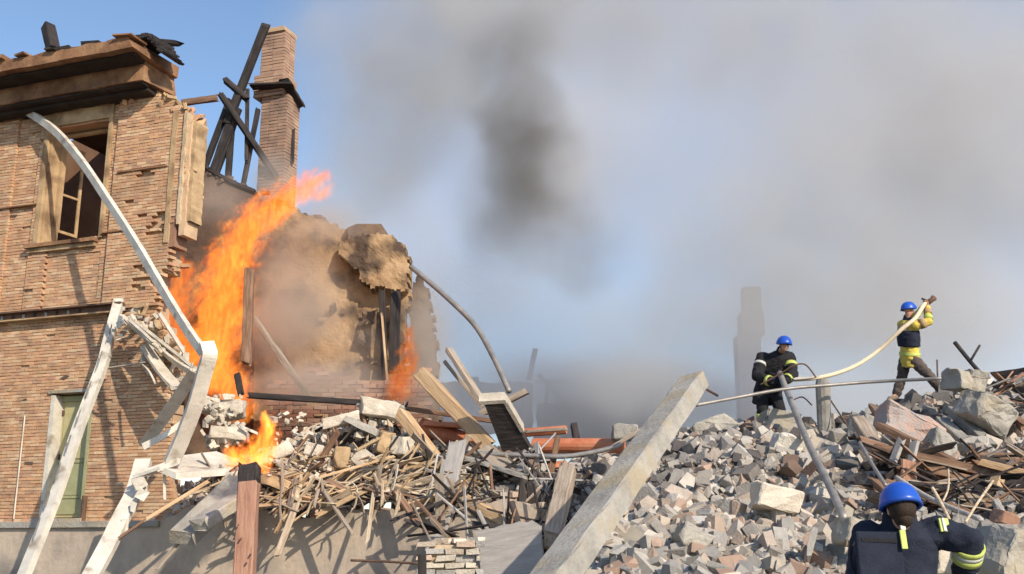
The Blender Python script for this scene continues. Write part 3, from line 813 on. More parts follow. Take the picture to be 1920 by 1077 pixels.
# chimney
CH = empty('brick_chimney', P(512, 430, 23), 'tall brick chimney with flared collar and roof flashing, rising behind the flame', 'chimney')
def cbox(name, u0, u1, v0, v1, Y, dep, mat, parent, jit=.01, ang=.0):
    a = P(u0, v1, Y); b = P(u1, v0, Y); mbb = MB(); c = (a + b) / 2
    hw = (b.x - a.x) / 2; hh = (b.z - a.z) / 2
    mbb.box((-hw, -dep / 2, -hh), (hw, dep / 2, hh), jit, Matrix.Translation(c) @ Matrix.Rotation(ang, 4, 'Z')); return mbb.obj(name, mat, parent)
CA = -.32
cbox('chimney_core', 494, 532, 158, 440, 23, .40, M['mortar'], CH, ang=CA)
def brick_stack(E, u, vt, vb, Y, wx, wy, mat, ang, every=1, ledge=None, parts=True, name='brick'):
    """hollow ring of bricks, course by course"""
    zt = P(u, vt, Y).z; zb = P(u, vb, Y).z; m0 = {}; i = 0; z = zb; allm = MB()
    while z < zt:
        k = 0
        for side in range(4):
            L = wx if side % 2 == 0 else wy; H = wy if side % 2 == 0 else wx
            nb = max(1, round(L / .25)); bl = L / nb
            off = bl / 2 if i % 2 else 0
            for q in range(nb):
                x0 = -L / 2 + q * bl + .004; x1 = x0 + bl - .008
                c = P(u, vb, Y); xo = c.x
                Mx = Matrix.Translation((xo, Y, z)) @ Matrix.Rotation(ang + side * math.pi / 2, 4, 'Z')
                allm.box((x0, -H / 2 - .01, 0.004), (x1, -H / 2 + .09, .070), .005, Mx)
        z += .078; i += 1
    return allm
yb = P(512, 100, 23); lean = (P(518, 65, 23).x - P(512, 360, 23).x)
top = brick_stack(CH, 519, 66, 152, 23, .60, .46, M['brick'], CA); top.obj('upper_stack', M['chimney_brick'], CH, kind='stuff')
shaft = brick_stack(CH, 514, 190, 430, 23, .66, .56, M['brick_red'], CA); shaft.obj('lower_stack', M['chimney_brick'], CH, kind='stuff')
col_ = brick_stack(CH, 515, 152, 190, 23, .74, .62, M['brick'], CA); col_.obj('collar', M['chimney_brick'], CH, kind='stuff')
timber('flashing_board', (470, 163, 22.6), (548, 160, 22.5), .3, .05, M['char'], parent=CH)
timber('flashing_board', (532, 152, 22.5), (562, 202, 23.1), .3, .06, M['char'], parent=CH)
cbox('cap', 492, 548, 62, 70, 23, .56, M['mortar'], CH, ang=CA)

# charred roof timbers beside the chimney
for a, b, w_, h_, lab in [((498, 48, 22.3), (425, 235, 22.4), .17, .15, 'longest charred rafter leaning against the chimney, tip above its top'),
    ((430, 190, 22.4), (378, 330, 22.6), .12, .12, 'thin charred rafter splayed out lowest to the left of the chimney'),
    ((445, 200, 22.4), (398, 335, 22.5), .22, .16, 'thick charred rafter stump running down to the gable wall'),
    ((424, 152, 22.2), (462, 185, 22.4), .14, .12, 'short burnt stub crossing the long rafter near its middle'),
    ((414, 178, 22.1), (520, 335, 22.7), .13, .12, 'burnt brace crossing behind the long rafter down to the chimney foot'),
    ((436, 215, 22.5), (427, 345, 22.5), .13, .12, 'upright charred post in the fan of rafters, nearest the brick building'),
    ((464, 170, 22.5), (462, 300, 22.5), .08, .08, 'slim upright burnt lath close to the chimney side'),
    ((484, 205, 22.6), (453, 362, 22.6), .10, .1, 'slim charred rafter slanting from the chimney to the gable coping'),
    ((548, 245, 22.9), (546, 305, 22.9), .12, .08, 'small burnt scrap hanging on the right side of the chimney')]:
    timber('charred_rafter', a, b, w_, h_, M['char'], lab, 'rafter', jag=.09)
timber('roof_beam', (345, 193, 19.5), (408, 184, 19.4), .09, .12, M['wood_brown'], 'short brown beam end poking out above the torn corner moulding', 'beam')
timber('roof_beam', (265, 78, 18.6), (338, 82, 18.2), .22, .11, M['char'], 'jagged burnt roof beam jutting past the cornice end', 'beam', jag=.12, taper=.35)
timber('roof_stub', (100, 95, 18.3), (90, 50, 18.5), .2, .2, M['char'], 'small dark flue stub standing on the cornice roof', 'stub', jag=.02)

# plinth wall under building and collapsed floor
PL = empty('plinth_wall', WP(3, 0, .3), 'rendered plinth wall below the collapsed ground floor, grey and streaked', 'wall')
pe = W(1010, 1000, .3)[0]
n = 60; V = []; Fs = []; sA = s0
ztop = lambda s: 2.0 if s < W(300, 990, .3)[0] else 2.13 + .08 * math.sin(s * 5) * .5 + float(fbm(np.array([s * 2.]), np.array([1.]))[0]) * .35
for i in range(n + 1):
    s = sA + (pe - sA) * i / n; zt = ztop(s)
    for d, z in ((-.3, -.2), (.3, -.2), (.3, 1.0), (.30, zt), (-.3, zt)): V.append(WP(s, z, d + (fbm(np.array([s * 1.3]), np.array([z * 1.3]))[0] * .04 if d > 0 else 0)))
for i in range(n):
    for k in range(5): Fs.append((i * 5 + k, (i + 1) * 5 + k, (i + 1) * 5 + (k + 1) % 5, i * 5 + (k + 1) % 5))
Fs += [(0, 1, 2, 3, 4), tuple(n * 5 + k for k in (4, 3, 2, 1, 0))]
part('render_face', V, Fs, M['plinth'], PL)
mb = MB(); slab(mb, s0, W(300, 990, .3)[0], 1.90, 1.99, .3, .36); mb.obj('ledge', M['concrete'], PL)
for i in range(46):      # bricks laid bare at the broken top edge
    s = rnd.uniform(W(280, 990, .3)[0], pe); z = ztop(s) + rnd.uniform(-.03, .09)
    k = rnd.choice(T_BR); sz_ = rnd.uniform(.16, .26)
    m = Matrix.Translation(WP(s, z, rnd.uniform(.0, .3))) @ Matrix.Rotation(math.atan2(WE.y, WE.x) + rnd.uniform(-.5, .5), 4, 'Z') @ Matrix.Rotation(rnd.uniform(-.2, .2), 4, 'Y')
    part('brick', [m @ (v_ * sz_) for v_ in k[0]], k[1], M['brick'] if rnd.random() < .4 else M['rubble_w'], PL)
# ---------------------------------------------------------------- white metal strips hanging off the building
def channel(name, pts, w0, mat, label=None, cat='metal strip', depth=.06, parent=None, side=None, thick=.006, tw=0, ns=5, sp_=True, group=None):
    """open U-section strip following points"""
    q = [P(*p) if not isinstance(p, Vector) else p for p in pts]
    if sp_ and len(q) > 2: q = spline(q, ns)
    V = []; Fs = []
    n = len(q)
    for i, p in enumerate(q):
        d = (q[min(i + 1, n - 1)] - q[max(i - 1, 0)]).normalized()
        sd_ = side if side is not None else Vector((1, 0, 0))
        a = (sd_ - d * sd_.dot(d)).normalized()
        if tw: a = Quaternion(d, R(tw * i / n)) @ a
        b = d.cross(a)
        if b.y > 0: b = -b
        h = w0 / 2
        for x, y in ((-h, depth), (-h, 0), (h, 0), (h, depth), (h - thick, depth), (h - thick, thick), (-h + thick, thick), (-h + thick, depth)):
            V.append(p + a * (x + rnd.uniform(-.003, .003)) - b * y)
    for i in range(n - 1):
        for k in range(8):
            k2 = (k + 1) % 8
            Fs.append((i * 8 + k, i * 8 + k2, i * 8 + 8 + k2, i * 8 + 8 + k))
    Fs += [(0, 1, 6, 7), (1, 2, 5, 6), (2, 3, 4, 5)]
    e = (n - 1) * 8; Fs += [(e + 7, e + 6, e + 1, e), (e + 6, e + 5, e + 2, e + 1), (e + 5, e + 4, e + 3, e + 2)]
    mb = MB(); mb.add(V, Fs)
    return mb.obj(name, mat, parent, label=label, cat=cat, group=group) if not parent else mb.obj(name, mat, parent)
E1 = empty('bent_gutter', P(330, 870, 16), 'long white gutter bent over, hanging from the cornice past the window and folded down', 'gutter')
def WD(u, v, D): q = W(u, v, D); return WP(q[0], q[1], D)
def PV(*p): return P(*p)
channel('upper_run', [WD(45, 198, .12), WD(100, 235, .36), WD(150, 290, .64), WD(205, 370, .97), WD(260, 455, 1.3), WD(310, 540, 1.6), WD(350, 605, 1.85), WD(385, 655, 2.05)], .075, M['white'], parent=E1, depth=.13, side=Vector((.76, .65, 0)))
channel('lower_run', [WD(388, 640, 2.05), WD(394, 665, 2.08), WD(385, 700, 2.0), WD(368, 760, 1.85), WD(345, 820, 1.7), WD(322, 872, 1.6)], .20, M['white'], parent=E1, depth=.12, side=Vector((.9, .43, 0)))
channel('folded_strip', [WD(364, 700, 1.75), WD(335, 745, 1.4), WD(300, 795, 1.0), WD(268, 838, .7)], .17, M['white'], parent=E1, depth=.16, side=Vector((.95, -.3, 0)))
channel('torn_end', [(268, 838, 16.0), (310, 815, 16.0), (345, 790, 16.1)], .1, M['white'], parent=E1, depth=.03)
mb = MB()
S1 = empty('metal_tray', P(380, 880, 15.6), 'pale sheet metal tray lying flat under the folded gutter', 'metal sheet')
a, b, c, d = P(318, 868, 15.3), P(448, 872, 15.7), P(440, 888, 15.9), P(300, 893, 15.2)
tray = MB()
pts = [P(300, 880, 15.1), P(322, 862, 15.6), P(405, 852, 16.2), P(448, 868, 16.2), P(448, 884, 15.7), P(330, 893, 15.0)]
tray.prism([(i, 0) for i in range(6)], lambda p: pts[int(p[0])] + Vector((0, 0, .045)), lambda p: pts[int(p[0])] - Vector((0, 0, .045)))
tray.obj('tray_sheet', M['white'], S1)
timber('tray_lip', (300, 880, 15.05), (255, 895, 15.15), .14, .05, M['white'], parent=S1)
timber('tray_lip', (258, 893, 15.1), (335, 865, 15.1), .05, .10, M['white'], parent=S1)
for u in (308, 273):
    timber('hanging_scrap', (u, 893, 15.2), (u + 1, 932 if u > 300 else 922, 15.2), .035, .03, M['white'], parent=S1)

def tatter(E, pts, w0, n, mat, wr=.03):
    q = [P(*p) for p in pts]
    for i in range(n):
        t = rnd.random() * (len(q) - 1); k = int(t); p = q[k].lerp(q[k + 1], t - k)
        tk = rnd.choice(T_RK); s_ = rnd.uniform(.05, .13) * (w0 / .2)
        m = Matrix.Translation(p + Vector((rnd.uniform(-w0, w0) * .5, rnd.uniform(-.06, .02), 0))) @ Euler((rnd.random() * 6, rnd.random() * 6, 0)).to_matrix().to_4x4() @ Matrix.Diagonal((1, .4, 1.3, 1))
        part('torn_flap', [m @ (v_ * s_) for v_ in tk[0]], tk[1], mat, E)
E2 = empty('leaning_strip', P(45, 1077, 15), 'long white strip leaning from the steel band down past the green door', 'metal strip')
channel('strip', [WD(222, 560, .12), WD(205, 622, .38), WD(190, 680, .66), WD(165, 745, 1.0), WD(140, 810, 1.35), WD(110, 900, 1.8), WD(75, 990, 2.3), WD(30, 1100, 2.9)], .16, M['white'], parent=E2, depth=.10, tw=25)
for i in range(8):
    t = (i + .6) / 9; u = 217 - 175 * t ** 1.0; v = 590 + 470 * t; D_ = .25 + 2.5 * t
    timber('bent_slot', WD(u + 4, v - 10, D_ + .03), WD(u - 4, v + 16, D_ + .1), .015, .02, M['steel'], parent=E2, seg=3)
tatter(E2, [(230, 575, 16.7), (225, 640, 16.6)], .2, 9, M['white'])
E3 = empty('leaning_strip', P(165, 1077, 14.5), 'wide white strip with torn flaps leaning left of the two fallen slabs', 'metal strip')
channel('strip', [(268, 860, 15.6), (250, 920, 15.3), (225, 970, 15.1), (195, 1030, 14.9), (150, 1110, 14.5)], .23, M['white'], parent=E3, depth=.10)
for (u, v, a_, b_) in ((262, 905, .16, .14), (268, 928, .15, .12), (250, 950, .07, .12), (235, 985, .06, .2)):
    mb = MB(); mb.box((-a_ / 2, -.02, -b_ / 2), (a_ / 2, .02, b_ / 2), .02, Matrix.Translation(P(u, v, 15.1)) @ Euler((.2, rnd.uniform(-.5, .5), .3)).to_matrix().to_4x4())
    mb.obj('torn_flap', M['white'], E3)
E4 = empty('torn_plaster_strips', P(300, 700, 16.8), 'tangle of torn white plaster and lath hanging from the broken corner', 'hanging debris')
for a, b, w_, h_ in [((232, 595, 17.0), (300, 655, 16.8), .10, .05), ((255, 605, 16.9), (362, 690, 16.7), .12, .05), ((300, 655, 16.7), (362, 700, 16.7), .16, .04), ((275, 650, 16.7), (330, 725, 16.7), .2, .05), ((300, 590, 17), (345, 660, 16.9), .05, .05), ((240, 600, 16.9), (285, 640, 16.7), .05, .05), ((268, 685, 16.6), (292, 722, 16.6), .03, .02), ((205, 690, 16.9), (270, 680, 16.7), .03, .02)]:
    timber('torn_strip', (a[0], a[1], a[2] - .1), (b[0], b[1], b[2] - .45), w_ * rnd.uniform(.7, 1.2), h_, M['white_debris'], parent=E4, bend=rnd.uniform(-.06, .06), roll=rnd.uniform(-40, 40))
for i in range(70):
    t = rnd.random(); u = 245 + 105 * t + rnd.uniform(-14, 14); v = 585 + 115 * t + rnd.uniform(-30, 16)
    if i > 45: u, v = rnd.uniform(270, 322), rnd.uniform(655, 700)
    tk = rnd.choice(T_RK + T_BR); s_ = rnd.uniform(.08, .22)
    m = Matrix.Translation(P(u, v, 16.95 + rnd.uniform(-.15, .2))) @ Euler((rnd.random() * 6, rnd.random() * 6, 0)).to_matrix().to_4x4()
    part('plaster_piece', [m @ (v_ * s_) for v_ in tk[0]], tk[1], M['white_debris' if rnd.random() < .6 else 'trim'], E4)

# ---------------------------------------------------------------- debris heaps, slabs, beams (u, v, Y)
Wp = lambda name, a, b, w_, h_, mt, lab, cat='timber', **k: timber(name, a, b, w_, h_, M[mt], lab, cat, **k)
Wp('fallen_slab', (340, 1010, 14.6), (450, 905, 15.6), .36, .20, 'concrete', 'long pale slab sliding off the plinth left of the burning post', 'slab', roll=20)
Wp('fallen_slab', (372, 985, 14.4), (440, 940, 15.1), .26, .17, 'concrete', 'short rounded pale slab lying on the long fallen slab', 'slab')
Wp('wood_stick', (272, 975, 15.0), (392, 902, 15.3), .05, .05, 'wood_tan', 'thin pale stick sloping under the sheet metal tray', 'stick')
Wp('wood_stick', (222, 1010, 15.0), (272, 976, 15.0), .04, .04, 'wood_brown', 'dark thin stick carrying on below the pale stick', 'stick')
Wp('narrow_slab', (385, 995, 14.9), (448, 930, 15.2), .09, .05, 'plaster', 'narrow pale board under the short rounded slab', 'board')
PO = empty('burning_post', P(458, 1100, 13.6), 'thick reddish wooden post with a burnt black top under the small fire', 'post')
timber('post_shaft', (456, 1120, 13.5), (467, 905, 13.65), .245, .22, M['wood_red'], parent=PO, jag=.02)
timber('charred_top', (467, 906, 13.65), (469, 872, 13.7), .25, .225, M['char'], parent=PO, jag=.06)
for u, v in ((447, 985), (470, 1040), (462, 1056), (452, 1010)):
    mb = MB(); mb.tube([P(u, v, 13.44), P(u, v, 13.38)], .012, 8); mb.obj('bolt', M['rust'], PO)

Wp('charred_plank', (470, 742, 17.6), (690, 756, 17.4), .16, .09, 'char', 'long burnt plank lying level in front of the low brick partition')
Wp('charred_plank', (690, 756, 17.4), (975, 797, 16.6), .14, .07, 'wood_brown', 'long thin brown plank reaching from the pale heap to the tilted slab')
Wp('square_timber', (785, 697, 16.6), (918, 838, 16.3), .24, .22, 'wood_tan', 'thick tan timber with burnt tip leaning up left of the tilted slab')
Wp('square_timber', (752, 775, 16.4), (840, 890, 16.0), .19, .17, 'wood_tan', 'tan timber running down from the pale heap behind the grey board')
Wp('grey_board', (858, 832, 15.6), (815, 1030, 14.9), .26, .05, 'wood_grey', 'grey board standing almost upright on the brick block', 'board')
Wp('grey_board', (826, 915, 15.5), (818, 950, 15.4), .14, .04, 'wood_grey', 'short grey board scrap behind the upright board', 'board')
Wp('square_timber', (850, 925, 15.2), (1030, 1020, 14.4), .16, .14, 'wood_tan', 'long tan timber sloping down to the foot of the big concrete beam')
Wp('wood_stick', (960, 975, 14.5), (905, 1050, 14.2), .08, .07, 'wood_brown', 'brown stick crossing under the long sloping tan timber', 'stick')
Wp('wood_stick', (925, 1015, 14.3), (1010, 1055, 13.9), .05, .05, 'steel', 'thin grey bar lying over the dark boards low in the middle', 'bar')
Wp('weathered_post', (1065, 880, 15.0), (1035, 1010, 14.0), .22, .20, 'wood_old', 'split weathered post standing left of the big concrete beam', 'post', jag=.1)
Wp('leaning_plank', (842, 657, 17.6), (905, 755, 17.2), .17, .08, 'wood_old', 'dark grey plank leaning left above the tilted slab')
Wp('leaning_plank', (835, 680, 17.8), (905, 765, 17.6), .07, .06, 'wood_old', 'thin plank leaning beside the dark grey plank')
Wp('wood_stick', (905, 775, 17.2), (985, 735, 17.0), .12, .10, 'wood_old', 'short grey stub sticking out right behind the tilted slab', 'stub')
SB = empty('tilted_slab', P(960, 880, 16.2), 'slab with a shade-darkened face and a bright white edge tilted up in the middle of the heap', 'slab')
sq = [P(908, 758, 15.75), P(944, 756, 15.75), P(1000, 852, 16.5), P(948, 862, 16.5)]
sn = (sq[1] - sq[0]).cross(sq[3] - sq[0]).normalized()
if sn.y > 0: sn = -sn
mb = MB(); mb.prism([(i, 0) for i in range(4)], lambda p: sq[int(p[0])], lambda p: sq[int(p[0])] - sn * .16); mb.obj('slab_body', M['char'], SB)  # near-black body puts the shade of the overhanging face into its colour
dr = (sq[2] - sq[1]).normalized(); ac = (sq[1] - sq[0]).normalized()
def strip(a, b, out, wd):
    m_ = MB(); q_ = [a, b, b + out * wd, a + out * wd]
    m_.prism([(i, 0) for i in range(4)], lambda p: q_[int(p[0])] + sn * .012, lambda p: q_[int(p[0])] - sn * .19); m_.obj('white_edge', M['white_debris'], SB)
strip(sq[0] - ac * .05, sq[1] + ac * .05, -dr, .07)
strip(sq[1] + ac * .002, sq[1] + dr * .62 + ac * .002, ac, .06)
Wp('flat_board', (905, 840, 15.9), (965, 890, 15.5), .28, .05, 'wood_old', 'broken pale board scrap under the tilted slab', 'board', roll=30)
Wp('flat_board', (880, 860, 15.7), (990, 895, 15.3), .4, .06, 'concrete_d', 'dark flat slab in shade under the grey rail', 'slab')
RP = MB(); RP.tube([P(1000, 836, 16.8), P(1170, 836, 16.3)], .115, 14); RP.obj('red_pipe', M['redpipe'], smooth=False, label='bright red pipe lying level right of the tilted slab', cat='pipe')
RP = MB(); RP.tube([P(790, 800, 17.2), P(905, 838, 16.8)], .14, 14); RP.obj('red_pipe', M['redpipe'], label='dark red pipe crossing behind the thick tan timber', cat='pipe')
RP = MB(); RP.tube([P(980, 812, 17.2), P(1062, 806, 17.0)], .07, 10); RP.obj('red_pipe', M['redpipe'], label='short thin red pipe just above the bright red pipe', cat='pipe')
Wp('red_scrap', (800, 795, 17.0), (880, 800, 16.8), .26, .08, 'redpipe', 'red painted board behind the thick tan timber', 'board')
Wp('red_scrap', (1000, 880, 15.9), (1060, 870, 15.9), .26, .1, 'redpipe', 'red brick-coloured slab scrap under the grey rail', 'slab scrap')
rod('grey_rail', [(850, 848, 15.9), (960, 853, 15.7), (1060, 856, 15.5), (1140, 842, 15.4), (1165, 832, 15.4)], .035, M['steel'], 'thin grey metal rail running level below the bright red pipe', 'rail')
Wp('wood_stick', (985, 810, 17.0), (1058, 805, 16.8), .07, .05, 'wood_old', 'short brown stick poking right above the red pipe', 'stick')
Wp('burnt_stub', (1075, 795, 17.2), (1082, 828, 17.0), .10, .09, 'char', 'small upright burnt stub behind the bright red pipe', 'stub')
rockobj('concrete_lump', 1172, 812, 16.0, (.42, .35, .26), M['concrete_d'], 'dark round lump at the right end of the red pipe', seed=4)
Wp('wood_stick', (1130, 850, 15.6), (1215, 798, 15.6), .07, .06, 'wood_old', 'grey stick sloping up to the big concrete beam', 'stick')

# big concrete beam
BROLL = 15
BB = empty('concrete_beam', P(1020, 1077, 9.5), 'huge pale concrete beam leaning up right across the middle of the slope', 'concrete beam')
bo = timber('beam_body', (1300, 718, 14.2), (985, 1160, 8.6), .36, .24, M['concrete'], parent=BB, roll=BROLL, jag=.07, seg=22)
Wp('wood_stick', (1085, 1035, 11.2), (1150, 1014, 11.2), .05, .04, 'wood_old', 'small pale stick poking out right of the big beam near its foot', 'stick')

# brick block bottom middle, with separate bricks
BK = empty('brick_block', P(850, 1077, 12.2), 'chunk of pale pink brickwork at the foot of the upright grey board', 'masonry chunk')
ca = P(800, 1085, 12.2); cb = P(898, 1020, 12.2)
mm = Matrix.Translation((ca.x, 12.2, 0)) @ Matrix.Rotation(.05, 4, 'Y')
nz = 0; z = ca.z - .35
cores = MB(); cores.box((ca.x + .02, 12.22, ca.z - .4), (cb.x - .05, 12.7, cb.z - .02), .01); cores.obj('mortar_core', M['plaster'], BK)
while z < cb.z + .03:
    x = ca.x - (nz % 2) * .1 - .02
    lim = cb.x + (.02 if nz % 2 else -.04)
    while x < lim:
        L = min(.22, lim - x + .05)
        if rnd.random() > .07:
            mb = MB(); y_ = 12.14 + rnd.uniform(-.03, .05); mb.box((x + .006, y_, z + .005), (x + L - .004 - (rnd.random() < .3) * .04, 12.4, z + .068 - rnd.random() * .008), .011)
            mb.obj('brick', M[rnd.choice(['rubble_w', 'lump pale grey', 'lump cream'])], BK)
        x += L
    z += .076; nz += 1
for i in range(12):
    tk = rnd.choice(T_BR); s_ = rnd.uniform(.15, .24); m = Matrix.Translation(Vector((rnd.uniform(ca.x, cb.x), rnd.uniform(12.2, 12.6), cb.z + .03))) @ Euler((0, rnd.uniform(-.2, .2), rnd.random() * 3)).to_matrix().to_4x4()
    part('brick', [m @ (v_ * s_) for v_ in tk[0]], tk[1], M['rubble_w'], BK)
Wp('iron_post', (791, 1040, 11.9), (793, 1110, 11.9), .09, .09, 'char', 'short dark iron post left of the pale brickwork', 'post', jag=.01)
rod('iron_rod', [(658, 1051, 12.4), (720, 1053, 12.3), (783, 1057, 12.1)], .014, M['rust'], 'thin rusty rod pointing left from the iron post', 'rod')
Wp('wall_panel_board', (905, 1060, 14.0), (1015, 1040, 13.9), .9, .06, 'wood_grey', 'dark grey boarded panel lying low left of the big beam', 'board', roll=75)

# heap of pale plaster blocks right of the small fire
heap = [(505, 858, 16.0, .75, .3, .22, 'long pale plaster slab beside the small fire', 'white_debris', (0, -28, 10)),
        (430, 815, 16.4, .62, .35, .24, 'bright white block on the tray left of the small fire', 'white_debris', (0, 3, 5)),
        (712, 768, 16.8, .75, .5, .3, 'big rounded white block on top of the pale heap', 'white_debris', (0, 12, 0)),
        (640, 790, 16.6, .65, .4, .18, 'flat cracked pale block left of the white top block', 'white_debris', (0, -15, 8)),
        (640, 858, 15.9, .26, .25, .32, 'small square tan block in the dark hollow of the heap', 'trim', (5, 4, 20)),
        (677, 858, 15.9, .24, .2, .30, 'pale wedge block between tan blocks in the dark hollow', 'white_debris', (5, 34, 20)),
        (720, 830, 16.1, .26, .25, .36, 'tan upright block right end of the dark hollow', 'trim', (5, 15, 20)),
        (755, 838, 16.1, .34, .3, .34, 'pinkish pale lump at the right end of the heap', 'white_debris', (5, 4, 60)),
        (590, 845, 16.1, .3, .25, .22, 'round pale lump above the long plaster slab', 'white_debris', (0, 10, 0)),
        (428, 770, 16.9, .6, .4, .3, 'crumbly pale block beside the folded gutter', 'white_debris', (0, -10, 0)),
        (395, 760, 17.0, .4, .4, .3, 'small crumbly pale block against the folded gutter', 'white_debris', (0, 20, 0)),
        (520, 905, 15.6, .5, .3, .2, 'pale lump right of the burning post top', 'trim', (0, 20, 0)),
        (680, 800, 16.5, .6, .4, .12, 'thin grey sheet of plaster under the white top block', 'concrete', (0, 25, 0))]
for i, (u, v, Y, a, b, c, lab, mt, rt) in enumerate(heap):
    rockobj('plaster_block', u, v, Y, (a, b, c), M[mt], lab, 'plaster block', seed=20 + i, rot=rt)
Wp('wood_stick', (585, 900, 15.5), (735, 857, 15.6), .05, .04, 'wood_tan', 'thin tan stick sloping up across the dark hollow', 'stick')
Wp('wood_stick', (672, 843, 15.8), (712, 822, 15.8), .05, .04, 'trim', 'short pale stick in front of the dark hollow', 'stick')
Wp('wood_stick', (452, 800, 16.2), (480, 812, 16.2), .05, .04, 'white', 'small white stick above the small fire', 'stick')
for i, (u, v) in enumerate([(655, 845), (700, 838), (620, 835), (740, 850), (665, 815)]):
    pass
# splinters hanging over the plinth edge and through the heaps
cnt = 0
def splint(n, ur, vr, Yf, mats, smin, smax, lab, grp, ang=None, name='splintered_lath', thick=(.012, .03)):
    for i in range(n):
        u = rnd.uniform(*ur); v = rnd.uniform(*vr); Y = Yf(u, v)
        c = P(u, v, Y); L = rnd.uniform(smin, smax)
        th = rnd.uniform(*ang) if ang else rnd.uniform(0, math.pi)
        d = Vector((math.cos(th), rnd.uniform(-.4, .4), math.sin(th))).normalized() * L / 2
        timber(name, c - d, c + d, (rnd.uniform(.018, .045) if rnd.random() < .72 else rnd.uniform(.06, .13)), rnd.uniform(*thick), M[rnd.choice(mats)], lab, 'lath', group=grp, seg=3, jag=.05, roll=rnd.uniform(-60, 60), bend=rnd.uniform(-.03, .03))
yf = lambda u, v: float(np.interp(v, [850, 960], [16.2, 15.2])) - (u - 480) * .0005
splint(150, (485, 860), (860, 945), lambda u, v: yf(u, v) - .05, ['lath', 'lath', 'trim', 'wood_tan', 'wood_brown', 'wood_old', 'char'], .2, 1.2, 'pale splintered lath in the tan heap between the burning post and the upright grey board', 'splintered laths above the plinth', ang=(-.5, 1.2))
splint(18, (500, 760), (900, 955), lambda u, v: yf(u, v) - .3, ['lath', 'white_debris', 'wood_old'], .15, .5, 'pale splintered lath hanging over the plinth edge under the tan heap', 'splintered laths hanging over the plinth', ang=(.9, 2.2))
splint(80, (800, 1060), (850, 1010), lambda u, v: float(np.interp(v, [850, 1010], [15.9, 14.1])), ['wood_old', 'char', 'wood_grey', 'wood_brown', 'char'], .3, 1.2, 'sooty grey lath among many in the dark heap in the middle', 'sooty laths in the middle heap', name='sooty_lath')
splint(40, (560, 760), (775, 900), lambda u, v: float(np.interp(v, [775, 900], [17, 15.7])), ['char', 'wood_brown', 'lath'], .2, .6, 'burnt lath in the pale plaster heap', 'burnt laths in the pale heap', name='burnt_lath')
splint(30, (380, 500), (880, 960), lambda u, v: 15.6, ['char', 'wood_old', 'lath'], .2, .6, 'dark lath fallen around the burning post', 'laths around the burning post', name='dark_lath')
for i, (a, b, w_, h_, mt, lab) in enumerate([((560, 935, 15.3), (520, 1040, 14.9), .10, .03, 'lath', 'pale board slumped down the plinth face right of the burning post'),
    ((610, 925, 15.2), (660, 1000, 14.9), .07, .03, 'wood_old', 'grey split board hanging down the plinth face below the tan heap'),
    ((700, 930, 15.1), (690, 1010, 14.8), .05, .03, 'lath', 'thin lath hanging straight down the plinth face below the tan heap'),
    ((745, 925, 15.1), (785, 985, 14.8), .12, .04, 'wood_brown', 'brown board end sagging over the plinth left of the upright grey board'),
    ((350, 1000, 14.9), (300, 1060, 14.6), .06, .03, 'wood_old', 'short grey board slid down left of the fallen slabs')]):
    Wp('slumped_board', a, b, w_, h_, mt, lab, 'board', jag=.09)
# wood ribs: dark void planks right side
DKP = [((1650, 800, 15.2), (1790, 870, 14.6), .34, .12, 'wood_brown', 'dark brown board under the pink masonry slab'),
       ((1640, 840, 14.6), (1930, 905, 14.2), .26, .12, 'wood_brown', 'long brown board running right below the two concrete scraps'),
       ((1840, 868, 14.2), (1960, 900, 14.0), .16, .10, 'wood_tan', 'reddish brown board at the right picture edge above the dark hollow'),
       ((1780, 880, 14.8), (1960, 960, 14.4), .2, .1, 'wood_brown', 'dark brown board inside the hollow behind the leaning worker'),
       ((1700, 870, 14.3), (1700, 915, 14.3), .2, .2, 'wood_red', 'red brown block end under the paired boards'),
       ((1690, 825, 14.4), (1672, 872, 14.3), .12, .05, 'wood_grey', 'left one of two short grey boards over the block end'),
       ((1715, 830, 14.4), (1702, 885, 14.3), .13, .05, 'wood_grey', 'right one of two short grey boards over the block end'),
       ((1870, 900, 13.9), (1845, 960, 13.7), .15, .10, 'wood_tan', 'short tan post standing in the dark hollow at right'),
       ((1765, 790, 16.6), (1830, 850, 15.6), .18, .14, 'concrete_d', 'dark grey pole between the masonry slab and the concrete corner'),
       ((1785, 770, 16.8), (1860, 840, 15.8), .16, .14, 'concrete_d', 'second dark grey pole behind the first, under the concrete corner'),
       ((1610, 790, 16.0), (1655, 860, 15.2), .2, .14, 'wood_old', 'grey timber end left of the dark hollow'),
       ((1845, 740, 17.2), (1920, 800, 16.2), .12, .12, 'wood_brown', 'brown timber sloping down right of the concrete corner'),
       ((1860, 720, 17.6), (1960, 740, 17.0), .18, .10, 'char', 'dark timber on the crest at the right picture edge'),
       ((1870, 705, 18.0), (1960, 692, 17.5), .2, .12, 'char', 'topmost dark timber on the crest at the right picture edge'),
       ((1640, 905, 13.6), (1700, 960, 13.2), .1, .08, 'wood_brown', 'brown stick behind the near helmet')]
for a, b, w_, h_, mt, lab in DKP: Wp('fallen_board', a, b, w_, h_, mt, lab, 'board', jag=.06)
splint(60, (1650, 1930), (850, 960), lambda u, v: float(np.interp(v, [845, 960], [14.6, 13.2])), ['char', 'wood_brown', 'wood_old', 'char'], .3, 1.1, 'brown stick in the dark tangle at right', 'sticks in the dark tangle at right', name='brown_stick', ang=(-.9, .7))
splint(36, (1840, 1925), (700, 820), lambda u, v: 16.8, ['char', 'wood_brown', 'wood_red', 'concrete_d'], .2, .7, 'dark stick on the crest at right', 'sticks on the right crest', name='crest_stick', ang=(-.9, .9))
